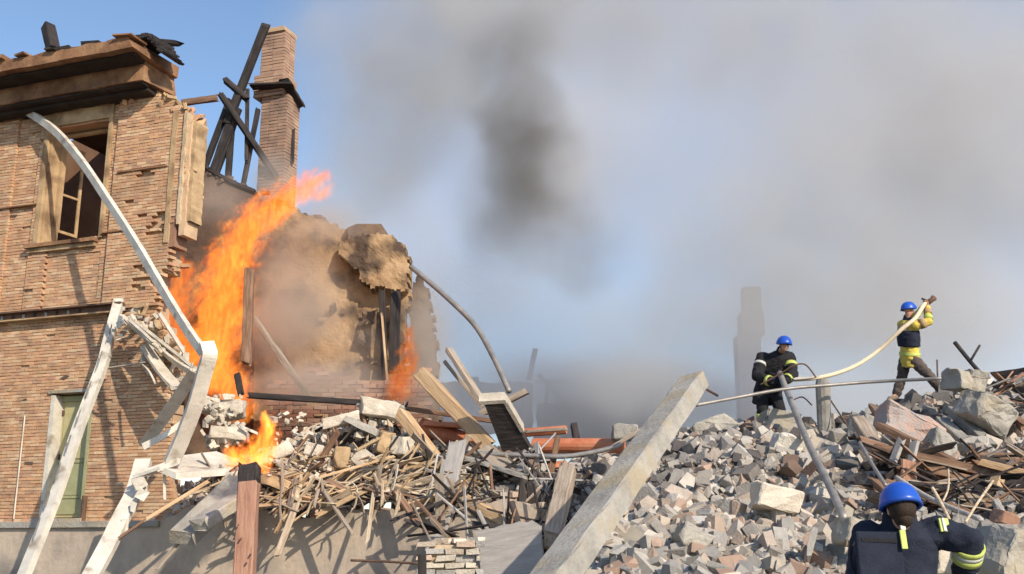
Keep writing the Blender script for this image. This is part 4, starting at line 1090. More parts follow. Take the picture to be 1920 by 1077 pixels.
# heavier brown boards in the dark hollow
for i in range(16):
    u = rnd.uniform(1660, 1920); v = rnd.uniform(845, 950); Y = float(np.interp(v, [845, 960], [14.9, 13.6])); th = rnd.uniform(-.4, .12); L = rnd.uniform(.5, 1.0)
    c = P(u, v, Y); d = Vector((math.cos(th), rnd.uniform(-.3, .3), math.sin(th))).normalized() * L
    timber('hollow_board', c - d * .7, c + d * .7, rnd.uniform(.1, .2), rnd.uniform(.04, .12), M[rnd.choice(['wood_brown', 'wood_brown', 'char', 'wood_old'])], 'brown board stacked in the dark hollow behind the near worker', 'board', group='boards in the dark hollow', seg=4, roll=rnd.uniform(-40, 40))
# crumbled plaster lying over the pale heap and beside the gutter
cr = []
def crumbs(n, ur, vr, Yf, s0_, s1_):
    for _ in range(n):
        u = rnd.uniform(*ur); v = rnd.uniform(*vr); c = P(u, v, Yf(u, v) + rnd.uniform(-.12, .12))
        cr.append((rnd.randint(0, 31), rnd.uniform(s0_, s1_) * rnd.uniform(.6, 1), rot_rand(rs, .2), np.array(c)))
crumbs(70, (378, 455), (742, 838), lambda u, v: 16.9 - (v - 742) * .006, .07, .22)
crumbs(100, (500, 760), (775, 868), lambda u, v: float(np.interp(v, [775, 868], [17.0, 15.9])), .05, .20)
crumbs(60, (670, 750), (755, 790), lambda u, v: 16.9, .06, .2)
crumbs(40, (480, 620), (830, 900), lambda u, v: float(np.interp(v, [830, 900], [16.3, 15.5])), .05, .17)
crumbs(90, (840, 1000), (880, 930), lambda u, v: 15.5, .05, .15)
join_pieces('plaster_crumbs', cr, M['white_debris'], label='crumbled white plaster strewn over the heap beside the small fire', cat='plaster', kind='stuff')
# large named blocks on the slope
RK = [(1712, 806, 16.2, 1.15, .6, .55, 'rock_pink', 'broad pink and grey masonry slab on the crest below the hose worker', (8, 24, 10), 3),
      (1765, 835, 15.6, .5, .4, .35, 'concrete', 'pale end piece of the broad masonry slab', (8, 40, 10), 5),
      (1797, 715, 17.0, .50, .5, .42, 'concrete', 'square dark-faced concrete block on top of the crest right of the hose worker', (5, 4, 25), 6),
      (1825, 722, 17.0, .3, .4, .5, 'concrete', 'pale upright block touching the square block on the crest', (5, 10, 0), 7),
      (1848, 775, 16.2, .80, .6, .52, 'concrete', 'large olive-grey concrete corner under the crossed rods', (10, 35, 20), 8),
      (1455, 797, 18.3, .74, .5, .55, 'concrete', 'round-topped brown concrete block in front of the black-clad worker', (0, 10, 5), 9),
      (1335, 798, 18.4, .85, .5, .3, 'concrete', 'pale greenish slab lying right of the big beam top', (0, -18, 0), 10),
      (1480, 845, 16.6, .58, .45, .48, 'rubble_w', 'pinkish block half way up the slope left of the long pole', (0, 20, 0), 11),
      (1455, 935, 13.6, .62, .45, .36, 'rubble_w', 'large pale block in the middle of the brick slope', (0, 12, 8), 12),
      (1300, 1010, 12.6, .44, .35, .3, 'concrete', 'pale grey block low on the slope left of the near worker', (0, 30, 8), 13),
      (1895, 1045, 7.9, .46, .5, .5, 'concrete', 'big rough grey lump at the right picture corner behind the elbow', (5, 10, 20), 14),
      (1885, 972, 8.0, .2, .2, .12, 'brick_red', 'brick red piece stuck on the rough grey lump', (10, 20, 0), 15),
      (1770, 1050, 8.3, .3, .3, .3, 'white_debris', 'white block under the raised elbow of the near worker', (0, 5, 10), 16),
      (1730, 762, 18.6, .2, .2, .16, 'brick_red', 'orange brick piece at the feet of the hose worker', (0, 5, 20), 17),
      (1600, 1000, 11.6, .5, .4, .3, 'concrete', 'grey block left of the near worker shoulder', (0, 10, 30), 18),
      (1620, 800, 17, .4, .4, .4, 'concrete_d', 'grey block on the crest right of the round post', (0, 10, 30), 19)]
for u, v, Y, a, b, c, mt, lab, rt, sd_ in RK:
    rockobj('concrete_block', u, v, Y, (a, b, c), M[mt], lab, 'concrete block', seed=sd_, rot=rt, boxy=.5)
# concrete post on crest
cpst = MB(); cpst.tube([P(1546, 820, 18.0), P(1544, 760, 17.95), P(1543, 722, 17.9), P(1543, 712, 17.9)], [.115, .12, .13, .11], 12)
cpst.obj('round_post', M['concrete_d'], smooth=False, label='stubby round concrete post on the crest between the two workers', cat='post')
# long pole, cables, rods
rod('long_pole', [(1462, 700, 18.5), (1480, 745, 17.8), (1515, 830, 16.0), (1555, 910, 14.1), (1582, 972, 12.8)], .055, M['steel'], 'long grey pole held by the black-clad worker and lying down the slope', 'pole')
rod('steel_cable', [(1305, 760, 17.0), (1380, 746, 17.2), (1470, 730, 17.4), (1560, 722, 17.5), (1640, 716, 17.6), (1765, 710, 17.0)], .028, M['steel'], 'long pale cable strung level across both workers', 'cable')
rod('thin_wire', [(1425, 722, 18.4), (1465, 700, 18.3), (1488, 686, 18.2), (1510, 684, 18.2), (1530, 708, 18.1)], .014, M['rust'], 'thin looped wire arching beside the round post', 'wire')
rod('thin_wire', [(1488, 750, 18.2), (1505, 745, 18.2), (1522, 760, 18.1)], .012, M['rust'], 'small low wire loop left of the round post', 'wire')
rod('thin_wire', [(1558, 752, 17.9), (1580, 785, 17.6), (1612, 835, 16.8)], .014, M['rust'], 'wire running down right of the round post', 'wire')
rod('bent_rod', [(1612, 830, 14.5), (1635, 870, 13.5), (1660, 910, 12.6)], .024, M['steel'], 'pale straight rod ending behind the near blue helmet', 'rod')
rod('bent_rod', [(1680, 895, 13.2), (1745, 935, 12.6), (1840, 975, 11.8)], .03, M['wood_grey'], 'long grey rod sloping right above the near worker', 'rod')
rod('bent_rod', [(1748, 915, 11.0), (1765, 945, 10.8), (1780, 975, 10.6)], .018, M['lath'], 'short pale twig rising over the near worker shoulder', 'twig')
rod('bent_rod', [(1862, 902, 11.5), (1835, 940, 11.2), (1810, 980, 11.0)], .014, M['lath'], 'thin twig leaning right over the raised elbow', 'twig')
rod('bent_rod', [(1778, 880, 12.5), (1778, 915, 12.4), (1768, 940, 12.2)], .012, M['lath'], 'thin crooked twig in front of the dark hollow', 'twig')
rod('crossed_rod', [(1790, 642, 17.5), (1825, 685, 17.3), (1850, 712, 17.1)], .035, M['char'], 'thicker dark rod of the crossed pair on the right crest', 'rod')
rod('crossed_rod', [(1837, 648, 17.4), (1818, 680, 17.3)], .02, M['char'], 'thinner dark rod of the crossed pair on the right crest', 'rod')
rod('crossed_rod', [(1757, 675, 17.6), (1758, 712, 17.5)], .014, M['rust'], 'small upright rod left of the square crest block', 'rod')
rod('curved_rod', [(770, 500, 19.6), (800, 525, 19.4), (840, 560, 19.1), (890, 610, 18.8), (925, 670, 18.4), (955, 735, 18.0)], .05, M['steel'], 'long curved pipe arching from the plastered ruin down to the heap', 'pipe')
rod('curved_rod', [(1310, 722, 15.8), (1345, 742, 16.5)], .02, M['rust'], 'short wire beside the big beam top', 'wire')
Wp('leaning_beam', (468, 510, 18.2), (462, 680, 18.0), .16, .14, 'wood_brown', 'upright brown timber seen through the right side of the tall flame', jag=.08)
Wp('leaning_beam', (478, 600, 18.9), (580, 745, 18.5), .11, .10, 'wood_old', 'thin timber slanting down through the smoke right of the flame')
Wp('leaning_beam', (445, 705, 17.8), (452, 740, 17.8), .1, .1, 'char', 'tiny burnt stub at the flame foot')

# ---------------------------------------------------------------- far ruins seen through smoke
FB = empty('far_ruin', P(960, 790, 52), 'distant grey roofless building fading in smoke behind the heap', 'building')
V, Fs = lump_sheet('far', [(800, 712), (870, 708), (1008, 710), (1008, 735), (1000, 800), (800, 800)], 52, 1, M['far'], .3, 9, thick=4, jag=2); part('wall', V, Fs, M['far'], FB)
FB2 = empty('far_ruin', P(1100, 800, 48), 'lower distant grey ruin right of the roofless building', 'building')
V, Fs = lump_sheet('far', [(1000, 752), (1120, 748), (1140, 770), (1200, 752), (1222, 780), (1230, 850), (1000, 850)], 48, 1, M['far'], .3, 9, thick=4, jag=2); part('wall', V, Fs, M['far'], FB2)
for a, b, w_, lab in [((1004, 655, 50), (992, 712, 50), .25, 'distant upright pole on the roofless building'), ((1010, 703, 48), (1055, 752, 48), .2, 'distant slanting pole beside the roofless building'), ((1005, 716, 48), (1062, 716, 48), .14, 'distant level bar crossing the slanting pole'), ((1026, 720, 48), (1024, 755, 48), .16, 'distant short upright under the level bar'), ((1092, 738, 48), (1094, 755, 48), .2, 'tiny distant stub on the lower ruin')]:
    timber('distant_pole', a, b, w_, w_, M['far'], lab, 'pole', seg=3)
GC = empty('distant_chimney', P(1405, 800, 62), 'pale distant chimney half lost in smoke left of the black-clad worker', 'chimney')
cbox('stack', 1394, 1422, 542, 592, 62, 1.1, M['far'], GC)
cbox('stack_belt', 1388, 1427, 590, 632, 62, 1.4, M['far'], GC)
cbox('stack', 1388, 1421, 632, 830, 62, 1.2, M['far'], GC)
# ---------------------------------------------------------------- people
def loft(rings, n=20):
    """rings: (centre, rx, ry, side, front)"""
    V = []; Fs = []
    for c, rx, ry, a, b in rings:
        for k in range(n):
            t = 2 * math.pi * k / n; V.append(Vector(c) + a * math.cos(t) * rx + b * math.sin(t) * ry)
    for i in range(len(rings) - 1):
        for k in range(n):
            k2 = (k + 1) % n; Fs.append((i * n + k, i * n + k2, (i + 1) * n + k2, (i + 1) * n + k))
    Fs += [tuple(range(n - 1, -1, -1)), tuple(range((len(rings) - 1) * n, len(rings) * n))]
    return V, Fs
def caps(mb, p0, r0, p1, r1, n=14):
    p0 = Vector(p0); p1 = Vector(p1); d = (p1 - p0); L = d.length
    if L < 1e-5: d = Vector((0, 0, 1))
    d.normalize(); a = d.orthogonal().normalized(); b = d.cross(a); rings = []
    for t in (-90, -60, -30, 0): rings.append((p0 + d * r0 * math.sin(R(t)), max(r0 * math.cos(R(t)), r0 * .05)))
    for t in (0, 30, 60, 90): rings.append((p1 + d * r1 * math.sin(R(t)), max(r1 * math.cos(R(t)), r1 * .05)))
    V, Fs = loft([(c, r, r, a, b) for c, r in rings], n); mb.add(V, Fs)
def ell(mb, c, rad, axes=None, n=16):
    c = Vector(c); ax = axes or (Vector((1, 0, 0)), Vector((0, 1, 0)), Vector((0, 0, 1)))
    rings = []
    for t in range(-90, 91, 18): rings.append((c + ax[2] * rad[2] * math.sin(R(t)), max(rad[0] * math.cos(R(t)), rad[0] * .04), max(rad[1] * math.cos(R(t)), rad[1] * .04), ax[0], ax[1]))
    V, Fs = loft(rings, n); mb.add(V, Fs)
def fuse(name, mb, mat, parent, vox, smooth=3, wr=0.0, seed=0, **k):
    off = parent_world(parent)
    me = mk_mesh(name + '_t', [v - off for v in mb.V], mb.F)
    t = bpy.data.objects.new('t', me); col.objects.link(t)
    r = t.modifiers.new('r', 'REMESH'); r.mode = 'VOXEL'; r.voxel_size = vox; r.use_smooth_shade = True
    s = t.modifiers.new('s', 'SMOOTH'); s.iterations = smooth; s.factor = .5
    dg = bpy.context.evaluated_depsgraph_get(); dg.update()
    m2 = bpy.data.meshes.new_from_object(t.evaluated_get(dg)); m2.name = name
    bpy.data.objects.remove(t); bpy.data.meshes.remove(me)
    if wr:
        from mathutils import noise
        for v in m2.vertices:
            q = v.co * 9 + Vector((seed, 3, 1)); q.z *= 1.7
            h = noise.noise(q) + .5 * noise.noise(q * 2.3)
            rdg = 1 - abs(noise.noise(q * .9 + Vector((7, 0, 2)))) * 3
            v.co += v.normal * (h * wr + max(rdg, -.5) * wr * .8)
    m2.materials.clear(); m2.materials.append(mat)
    m2.polygons.foreach_set('use_smooth', [True] * len(m2.polygons))
    return link(name, m2, parent, **k)
def band(name, p0, p1, t0, t1, r0, r1, mat, parent, n=18, axes=None):
    p0 = Vector(p0); p1 = Vector(p1); d = (p1 - p0).normalized(); a = d.orthogonal().normalized(); b = d.cross(a)
    A = p0.lerp(p1, t0); Bq = p0.lerp(p1, t1); ra = r0 + (r1 - r0) * t0; rb = r0 + (r1 - r0) * t1
    V, Fs = loft([(A, ra * .96, ra * .96, a, b), (A, ra, ra, a, b), (Bq, rb, rb, a, b), (Bq, rb * .96, rb * .96, a, b)], n)
    return part(name, V, Fs, mat, parent, True)
def helmet(E, c, up, fwd, rx, ry, rz, mat):
    side = fwd.cross(up).normalized(); fwd = up.cross(side).normalized()
    rings = []; n = 28
    prof = [(0.0, .10), (.30, .985), (.55, .90)]
    V = []; Fs = []
    ts = [-12, 0, 12, 26, 40, 54, 67, 79, 88]
    for t in ts:
        z = math.sin(R(t)) * rz; r = math.cos(R(t))
        if t == -12: r = 1.08
        if t == 0: r = 1.03
        rings.append((c + up * z, rx * r, ry * r, side, fwd))
    V, Fs = loft(rings, n)
    Fs = Fs[:-2] + [Fs[-1]]
    inner = [(c + up * (math.sin(R(t)) * rz - .006), rx * math.cos(R(t)) * .93, ry * math.cos(R(t)) * .93, side, fwd) for t in reversed(ts)]
    V2, F2 = loft(inner, n); b = len(V); F2 = F2[:-2]
    V += V2; Fs += [tuple(i + b for i in f) for f in F2]
    L = (2 * len(ts) - 1) * n
    for k in range(n):
        k2 = (k + 1) % n; Fs.append((k2, k, L + k, L + k2))
    # ear cut: raise the rim in front
    V = [v + up * (.35 * rz * max(0, ((v - c).dot(fwd) / ry) - .45)) * (1 if (v - c).dot(up) < .25 * rz else .2) for v in V]
    h = part('helmet', V, Fs, mat, E, True)
    return h
def hand(mb, w, d, palm_n, side, s=1.0, curl=55, thumb=1):
    """w wrist, d direction of palm, palm_n normal out of the palm, side across the palm towards the thumb"""
    d = d.normalized(); side = (side - d * side.dot(d)).normalized(); pn = d.cross(side).normalized()
    if pn.dot(palm_n) < 0: pn = -pn
    for k in range(4):
        o = (k - 1.5) * .021 * s
        caps(mb, w + side * o * .7, .017 * s, w + d * .085 * s + side * o, .0135 * s, 10)
    Ls = [.038, .044, .041, .032]
    for k in range(4):
        o = (1.5 - k) * .0225 * s; p = w + d * .088 * s + side * o; a = 0; 
        for j in range(3):
            a += R(curl * (.7 + .15 * j)); dd = d * math.cos(a) + pn * math.sin(a)
            q = p + dd * Ls[k] * s * (1 - .22 * j); caps(mb, p, (.0105 - .001 * j) * s, q, (.0098 - .001 * j) * s, 8); p = q
    p = w + d * .028 * s + side * .03 * s; dd = (d * .55 + side * .7 + pn * .35).normalized()
    for j in range(2):
        q = p + dd * .036 * s; caps(mb, p, (.0135 - .002 * j) * s, q, (.012 - .002 * j) * s, 8); p = q; dd = (dd + pn * .5 + d * .35 - side * .3).normalized()
def head_parts(mb, c, up, fwd, s=1.0):
    side = fwd.cross(up).normalized(); fwd = up.cross(side).normalized()
    ell(mb, c + up * .035 * s - fwd * .01 * s, (.077 * s, .097 * s, .10 * s), (side, fwd, up))
    ell(mb, c - up * .045 * s + fwd * .022 * s, (.058 * s, .068 * s, .075 * s), (side, fwd, up))
    caps(mb, c + fwd * .086 * s + up * .015 * s, .009 * s, c + fwd * .108 * s - up * .022 * s, .014 * s, 8)
    for t in (-1, 1):
        ell(mb, c + side * t * .079 * s - up * .005 * s, (.010 * s, .02 * s, .032 * s), (side, fwd, up), 10)
        caps(mb, c + side * t * .03 * s + fwd * .082 * s + up * .038 * s, .01 * s, c + side * t * .045 * s + fwd * .072 * s + up * .034 * s, .009 * s, 8)
def face(E, c, up, fwd, s=1.0):
    side = fwd.cross(up).normalized(); fwd = up.cross(side).normalized()
    for t in (-1, 1):
        m = MB(); ell(m, c + side * t * .031 * s + fwd * .083 * s + up * .014 * s, (.014 * s, .009 * s, .008 * s), (side, fwd, up), 10); m.obj('eye', M['eye'], E, True)
        m = MB(); caps(m, c + side * t * .018 * s + fwd * .094 * s + up * .033 * s, .005 * s, c + side * t * .045 * s + fwd * .083 * s + up * .034 * s, .004 * s, 6); m.obj('eyebrow', M['hair'], E, True)
    m = MB(); caps(m, c - side * .02 * s + fwd * .084 * s - up * .055 * s, .007 * s, c + side * .02 * s + fwd * .084 * s - up * .055 * s, .007 * s, 6); m.obj('mouth', M['lip'], E, True)

def person(anchor, label, J, hd, outfit, vox, s=1.0):
    """J: joints in world space; hd: (up, forward) of the head"""
    E = empty('person', anchor, label, 'person', outfit.get('group'))
    body = MB(); up, fw = hd
    head_parts(body, J['head'], up, fw, s)
    caps(body, J['head'] - up * .05 * s - fw * .02, .055 * s, J['neck'], .06 * s)
    spn = (J['neck'] - J['pelvis']).normalized(); sd_ = (J['shR'] - J['shL']).normalized(); frt = spn.cross(sd_).normalized()
    if 'chest' in J: ch = J['chest']
    else: ch = J['pelvis'].lerp(J['neck'], .65)
    def tor(mb, g, hem=0.0):
        sh = (J['shR'] - J['shL']).length / 2
        ax = lambda q: (sd_, (q.cross(sd_)).normalized())
        r = []
        d1 = (ch - J['pelvis']).normalized(); d2 = (J['neck'] - ch).normalized()
        a1 = ax(d1); a2 = ax(d2)
        pts = [(J['pelvis'] - d1 * (.10 + hem) * s, .165 + g, .12 + g, a1), (J['pelvis'], .168 + g, .125 + g, a1), (J['pelvis'].lerp(ch, .45), .15 + g, .115 + g, a1), (J['pelvis'].lerp(ch, .8), .165 + g, .125 + g, a1), (ch, .18 + g, .13 + g, a2), (ch.lerp(J['neck'], .55), .165 + g, .11 + g, a2), (ch.lerp(J['neck'], .85), .115 + g, .085 + g, a2), (J['neck'], .06 + g, .06 + g, a2)]
        V, Fs = loft([(p, rx * s, ry * s, a[0], a[1]) for p, rx, ry, a in pts], 24); mb.add(V, Fs)
    tor(body, 0)
    for sd in 'LR':
        caps(body, J['sh' + sd], .062 * s, J['el' + sd], .045 * s); caps(body, J['el' + sd], .044 * s, J['wr' + sd], .030 * s)
        caps(body, ch.lerp(J['neck'], .4), .08 * s, J['sh' + sd], .062 * s)
        hdv = J['hd' + sd]; hand(body, J['wr' + sd], hdv[0], hdv[1], hdv[2], s * 1.02, hdv[3] if len(hdv) > 3 else 55)
        caps(body, J['hip' + sd], .088 * s, J['kn' + sd], .056 * s); caps(body, J['kn' + sd], .056 * s, J['an' + sd], .038 * s)
        caps(body, J['an' + sd], .04 * s, J['toe' + sd], .032 * s)
    fuse('body', body, M['skin'], E, vox, 1)
    # trousers
    tr = MB(); caps(tr, J['hipL'], .11 * s, J['hipR'], .11 * s)
    V, Fs = loft([(J['pelvis'] - Vector((0, 0, .12 * s)), .16 * s, .125 * s, sd_, frt), (J['pelvis'] + Vector((0, 0, .04 * s)), .18 * s, .14 * s, sd_, frt), (J['pelvis'] + Vector((0, 0, .1 * s)), .175 * s, .135 * s, sd_, frt)]); tr.add(V, Fs)
    lg = outfit.get('leg', (.115, .082, .068))
    for sd in 'LR':
        caps(tr, J['hip' + sd], lg[0] * s, J['kn' + sd], lg[1] * s); caps(tr, J['kn' + sd], lg[1] * s, J['an' + sd] + (J['kn' + sd] - J['an' + sd]).normalized() * .05, lg[2] * s)
    fuse('trousers', tr, M[outfit['trousers']], E, .016, 3, .010, 5)
    for t0, t1, mt in outfit.get('legbands', []):
        for sd in 'LR': band('reflective_band', J['kn' + sd], J['an' + sd], t0, t1, lg[1] * s + .008, lg[2] * s + .014, M[mt], E)
    # boots
    for sd in 'LR':
        bt = MB(); dn = (J['toe' + sd] - J['an' + sd])
        caps(bt, J['an' + sd] + (J['kn' + sd] - J['an' + sd]).normalized() * .13 * s, .066 * s, J['an' + sd], .058 * s)
        caps(bt, J['an' + sd] - Vector((0, 0, .03 * s)), .052 * s, J['toe' + sd], .045 * s); caps(bt, J['an' + sd] - dn.normalized() * .04 - Vector((0, 0, .03)), .045 * s, J['toe' + sd], .045 * s)
        fuse('boot', bt, M[outfit.get('boots', 'boot')], E, .012, 2, .003)
    # jacket
    jk = MB(); g = outfit.get('bulk', .035); tor(jk, g, outfit.get('hem', .05))
    al = outfit.get('arm', (.088, .070, .056))
    for sd in 'LR':
        caps(jk, ch.lerp(J['neck'], .35), .11 * s, J['sh' + sd], al[0] * s); caps(jk, J['sh' + sd], al[0] * s, J['el' + sd], al[1] * s)
        caps(jk, J['el' + sd], al[1] * s, J['wr' + sd] + (J['el' + sd] - J['wr' + sd]).normalized() * .02, al[2] * s)
    jko = fuse('jacket', jk, M[outfit['jacket']], E, .014, 3, .010, 2)
    c2 = MB(); caps(c2, J['neck'] - (J['neck'] - ch).normalized() * .02, .088 * s, J['neck'] + up * .05 * s, .075 * s); fuse('collar', c2, M[outfit.get('collar', outfit['jacket'])], E, .012, 2, .004)
    for wh, sd, t0, t1, mt in outfit.get('bands', []):
        a, b, r0, r1 = (('sh', 'el', al[0], al[1]) if wh == 'upper' else ('el', 'wr', al[1], al[2]))
        band('reflective_band', J[a + sd], J[b + sd], t0, t1, r0 * s + .011, r1 * s + .011, M[mt], E)
    return E, dict(ch=ch, spn=spn, side=sd_, frt=frt, tor=tor)

X = Vector((1, 0, 0)); Yv = Vector((0, 1, 0)); Z = Vector((0, 0, 1))
# --- black-clad worker bending over the long pole
J = {k: P(*v) for k, v in dict(head=(1470, 647, 18.65), neck=(1464, 661, 18.85), chest=(1449, 688, 19.0), pelvis=(1440, 733, 19.25), shL=(1480, 672, 18.9), shR=(1429, 672, 19.0),
     elL=(1486, 703, 18.7), elR=(1419, 706, 18.8), wrL=(1472, 714, 18.5), wrR=(1448, 716, 18.5), hipL=(1452, 738, 19.25), hipR=(1427, 738, 19.25), knL=(1462, 768, 18.95), knR=(1430, 770, 19.0),
     anL=(1461, 806, 19.1), anR=(1428, 808, 19.15), toeL=(1466, 814, 18.9), toeR=(1422, 816, 18.95)).items()}
gd = (P(1466, 708, 18.5) - J['wrR']).normalized()
J['hdR'] = (Vector((.75, -.3, .1)), Vector((0, .3, 1)), Vector((-.1, 0, 1)), 62); J['hdL'] = (Vector((-.75, -.2, .0)), Vector((0, 1, -.3)), Vector((0, 0, 1)), 62)
outf = dict(jacket='black', trousers='black', legbands=[(.12, .42, 'lime')], boots='char', bulk=.085, hem=.12, arm=(.115, .10, .078), leg=(.125, .10, .092),
            bands=[('upper', 'R', .34, .46, 'silver'), ('lower', 'R', .70, .86, 'lime'), ('lower', 'L', .62, .78, 'lime'), ('upper', 'L', .36, .54, 'lime')])
hu = Vector((.08, -.22, .97)).normalized(); hf = Vector((.10, -.97, -.25)).normalized()
Pa, info = person(Vector((J['anL'].x, 19.1, J['anL'].z - .06)), 'worker in black jacket and blue helmet bending over a long pole on the crest', J, (hu, hf), outf, .011)
face(Pa, J['head'], hu, hf)
helmet(Pa, J['head'] + hu * .032, hu, hf, .132, .15, .135, M['blue'])
for t in (-1, 1):
    m = MB(); m.tube([J['head'] + X * .085 * t + hu * .03, J['head'] + X * .06 * t - hu * .075 + hf * .04, J['head'] - hu * .105 + hf * .05], .006, 6); m.obj('chin_strap', M['black'], Pa)
# chest bands
cc = J['pelvis'].lerp(J['chest'], .62); ax1 = info['side']; d1 = (J['chest'] - J['pelvis']).normalized(); f1 = d1.cross(ax1).normalized()
V, Fs = loft([(cc - d1 * .03, .255, .215, ax1, f1), (cc + d1 * .03, .259, .219, ax1, f1)], 24); part('chest_band', V, Fs[:-2], M['lime'], Pa, True)
for wr_, dd in ((J['wrL'], J['hdL'][0]), (J['wrR'], J['hdR'][0])):
    gl = MB(); hand(gl, wr_, dd, Vector((0, .5, .5)), Z, 1.3, 62); caps(gl, wr_, .045, wr_ + dd.normalized() * .08, .042); fuse('glove', gl, M['navy'], Pa, .009, 1)

# --- hose worker on the crest, in yellow
J = {k: P(*v) for k, v in dict(head=(1704, 582, 19.2), neck=(1702, 601, 19.25), chest=(1703, 626, 19.25), pelvis=(1706, 668, 19.3), shL=(1691, 610, 19.42), shR=(1716, 611, 19.02),
     elL=(1712, 600, 19.55), elR=(1741, 604, 18.95), wrL=(1729, 578, 19.4), wrR=(1739, 576, 19.1), hipL=(1697, 678, 19.4), hipR=(1715, 678, 19.2), knL=(1690, 711, 19.45), knR=(1742, 704, 19.1),
     anL=(1680, 742, 19.5), anR=(1765, 732, 19.2), toeL=(1668, 748, 19.3), toeR=(1776, 737, 19.1)).items()}
J['hdR'] = (Vector((.1, .2, 1)), Vector((-1, .3, 0)), Vector((0, 1, .2)), 60); J['hdL'] = (Vector((.3, -.2, 1)), Vector((1, -.3, 0)), Vector((0, 1, 0)), 60)
outf = dict(jacket='yellow', trousers='trouser', boots='boot', bulk=.035, hem=.10, arm=(.088, .074, .055), leg=(.115, .088, .085), bands=[('lower', 'R', .15, .4, 'lime'), ('upper', 'R', .35, .8, 'tan_cloth'), ('lower', 'R', .5, .8, 'tan_cloth'), ('upper', 'L', .3, .8, 'tan_cloth')], collar='navy')
hu = Vector((-.05, 0, 1)).normalized(); hf = Vector((.9, .35, .2)).normalized()
Pb, info = person(Vector((J['pelvis'].x, 19.3, J['anL'].z - .06)), 'worker in yellow jacket and blue helmet standing legs apart aiming a hose over the smoke', J, (hu, hf), outf, .011)
face(Pb, J['head'], hu, hf)
helmet(Pb, J['head'] + hu * .032, hu, hf, .128, .146, .13, M['blue'])
vs = MB(); s1 = info['side']; ch = info['ch']; d1 = (ch - J['pelvis']).normalized(); fr_ = d1.cross(s1).normalized()
V, Fs = loft([(J['pelvis'].lerp(ch, .42), .225, .18, s1, fr_), (J['pelvis'].lerp(ch, .75), .23, .19, s1, fr_), (ch, .233, .193, s1, fr_), (ch.lerp(J['neck'], .25), .222, .182, s1, fr_)], 24); vs.add(V, Fs)
ys = MB(); V, Fs = loft([(ch.lerp(J['neck'], .2), .222, .182, s1, fr_), (ch.lerp(J['neck'], .55), .20, .165, s1, fr_), (ch.lerp(J['neck'], .85), .13, .12, s1, fr_)], 24); ys.add(V, Fs); fuse('shoulder_panel', ys, M['tan_cloth'], Pb, .014, 2, .006)
fuse('vest', vs, M['navy'], Pb, .014, 2, .006)
V, Fs = loft([(J['pelvis'] + Z * .02, .218, .175, s1, fr_), (J['pelvis'] + Z * .07, .215, .172, s1, fr_)], 24); part('hem_band', V, Fs[:-2], M['lime'], Pb, True)
hh = MB(); hp = [P(1490, 712, 18.6), P(1530, 709, 18.7), P(1570, 700, 18.8), P(1610, 683, 18.9), P(1650, 655, 18.95), P(1690, 618, 18.8), P(1716, 597, 18.8), P(1732, 572, 19.1), P(1742, 566, 19.15)]
hh.tube(spline(hp, 8), .042, 12, flat=.9)
hose = empty('fire_hose', P(1490, 712, 18.6), 'pale canvas fire hose curving up over the shoulder of the yellow-clad worker', 'hose')
hh.obj('hose_tube', M['hose'], hose, True)
m = MB(); m.tube([P(1739, 568, 19.12), P(1748, 562, 19.15), P(1751, 559, 19.16)], [.05, .045, .06], 12); m.obj('nozzle', M['rust'], hose, True)
m = MB(); m.tube([P(1728, 560, 19.12), P(1737, 564, 19.12)], [.02, .02], 8); m.obj('nozzle_handle', M['char'], hose)
flat = MB(); flat.tube(spline([P(1484, 712, 18.5), P(1510, 710, 18.6), P(1540, 706, 18.75)], 6), .05, 10, flat=.5); flat.obj('limp_hose', M['wood_grey'], smooth=True, label='limp grey hose end lying level behind the round post', cat='hose')

# --- near worker seen from behind, bottom right
J = {k: P(*v) for k, v in dict(head=(1690, 957, 6.72), neck=(1688, 980, 6.88), chest=(1686, 1050, 6.95), pelvis=(1688, 1170, 6.85), shL=(1626, 1006, 6.95), shR=(1760, 998, 6.86),
     elL=(1612, 1095, 6.9), elR=(1818, 1016, 6.80), wrL=(1640, 1150, 7.15), wrR=(1806, 1088, 7.0), hipL=(1660, 1190, 6.85), hipR=(1716, 1190, 6.85), knL=(1650, 1300, 7.1), knR=(1730, 1300, 7.1),
     anL=(1655, 1400, 6.9), anR=(1735, 1400, 6.9), toeL=(1645, 1405, 7.1), toeR=(1740, 1405, 7.1)).items()}
J['hdR'] = (Vector((-.1, .5, -.8)), Vector((-1, 0, 0)), Vector((0, .6, .5)), 50); J['hdL'] = (Vector((.3, .6, -.6)), Vector((0, 0, -1)), Vector((1, 0, 0)), 50)
outf = dict(jacket='navy', trousers='navy', boots='boot', bulk=.045, hem=.05, arm=(.098, .088, .072), leg=(.12, .09, .08),
            bands=[('lower', 'R', .10, .22, 'lime'), ('lower', 'R', .22, .32, 'silver'), ('lower', 'R', .32, .46, 'lime')], collar='navy')
hu = Vector((0, .30, .95)).normalized(); hf = Vector((.05, .95, -.3)).normalized()
Pc, info = person(Vector((J['pelvis'].x, 6.9, J['anL'].z - .08)), 'near worker seen from behind in navy vest and bright blue helmet, right elbow raised', J, (hu, hf), outf, .009)
face(Pc, J['head'], hu, hf)
hc = J['head'] + hu * .045
kb = MB(); caps(kb, J['neck'] - Z * .05, .125, J['neck'] + Z * .055 - Yv * .0, .098); fuse('neck_guard', kb, M['navy'], Pc, .01, 2, .006)
helmet(Pc, hc, hu, hf, .121, .142, .132, M['blue'])
m = MB(); ell(m, J['head'] - hf * .018 + hu * .005, (.086, .098, .09), (X, hf, hu)); ell(m, J['head'] - hu * .05 - hf * .012, (.060, .070, .065), (X, hf, hu)); m.obj('hair', M['hair'], Pc, True)
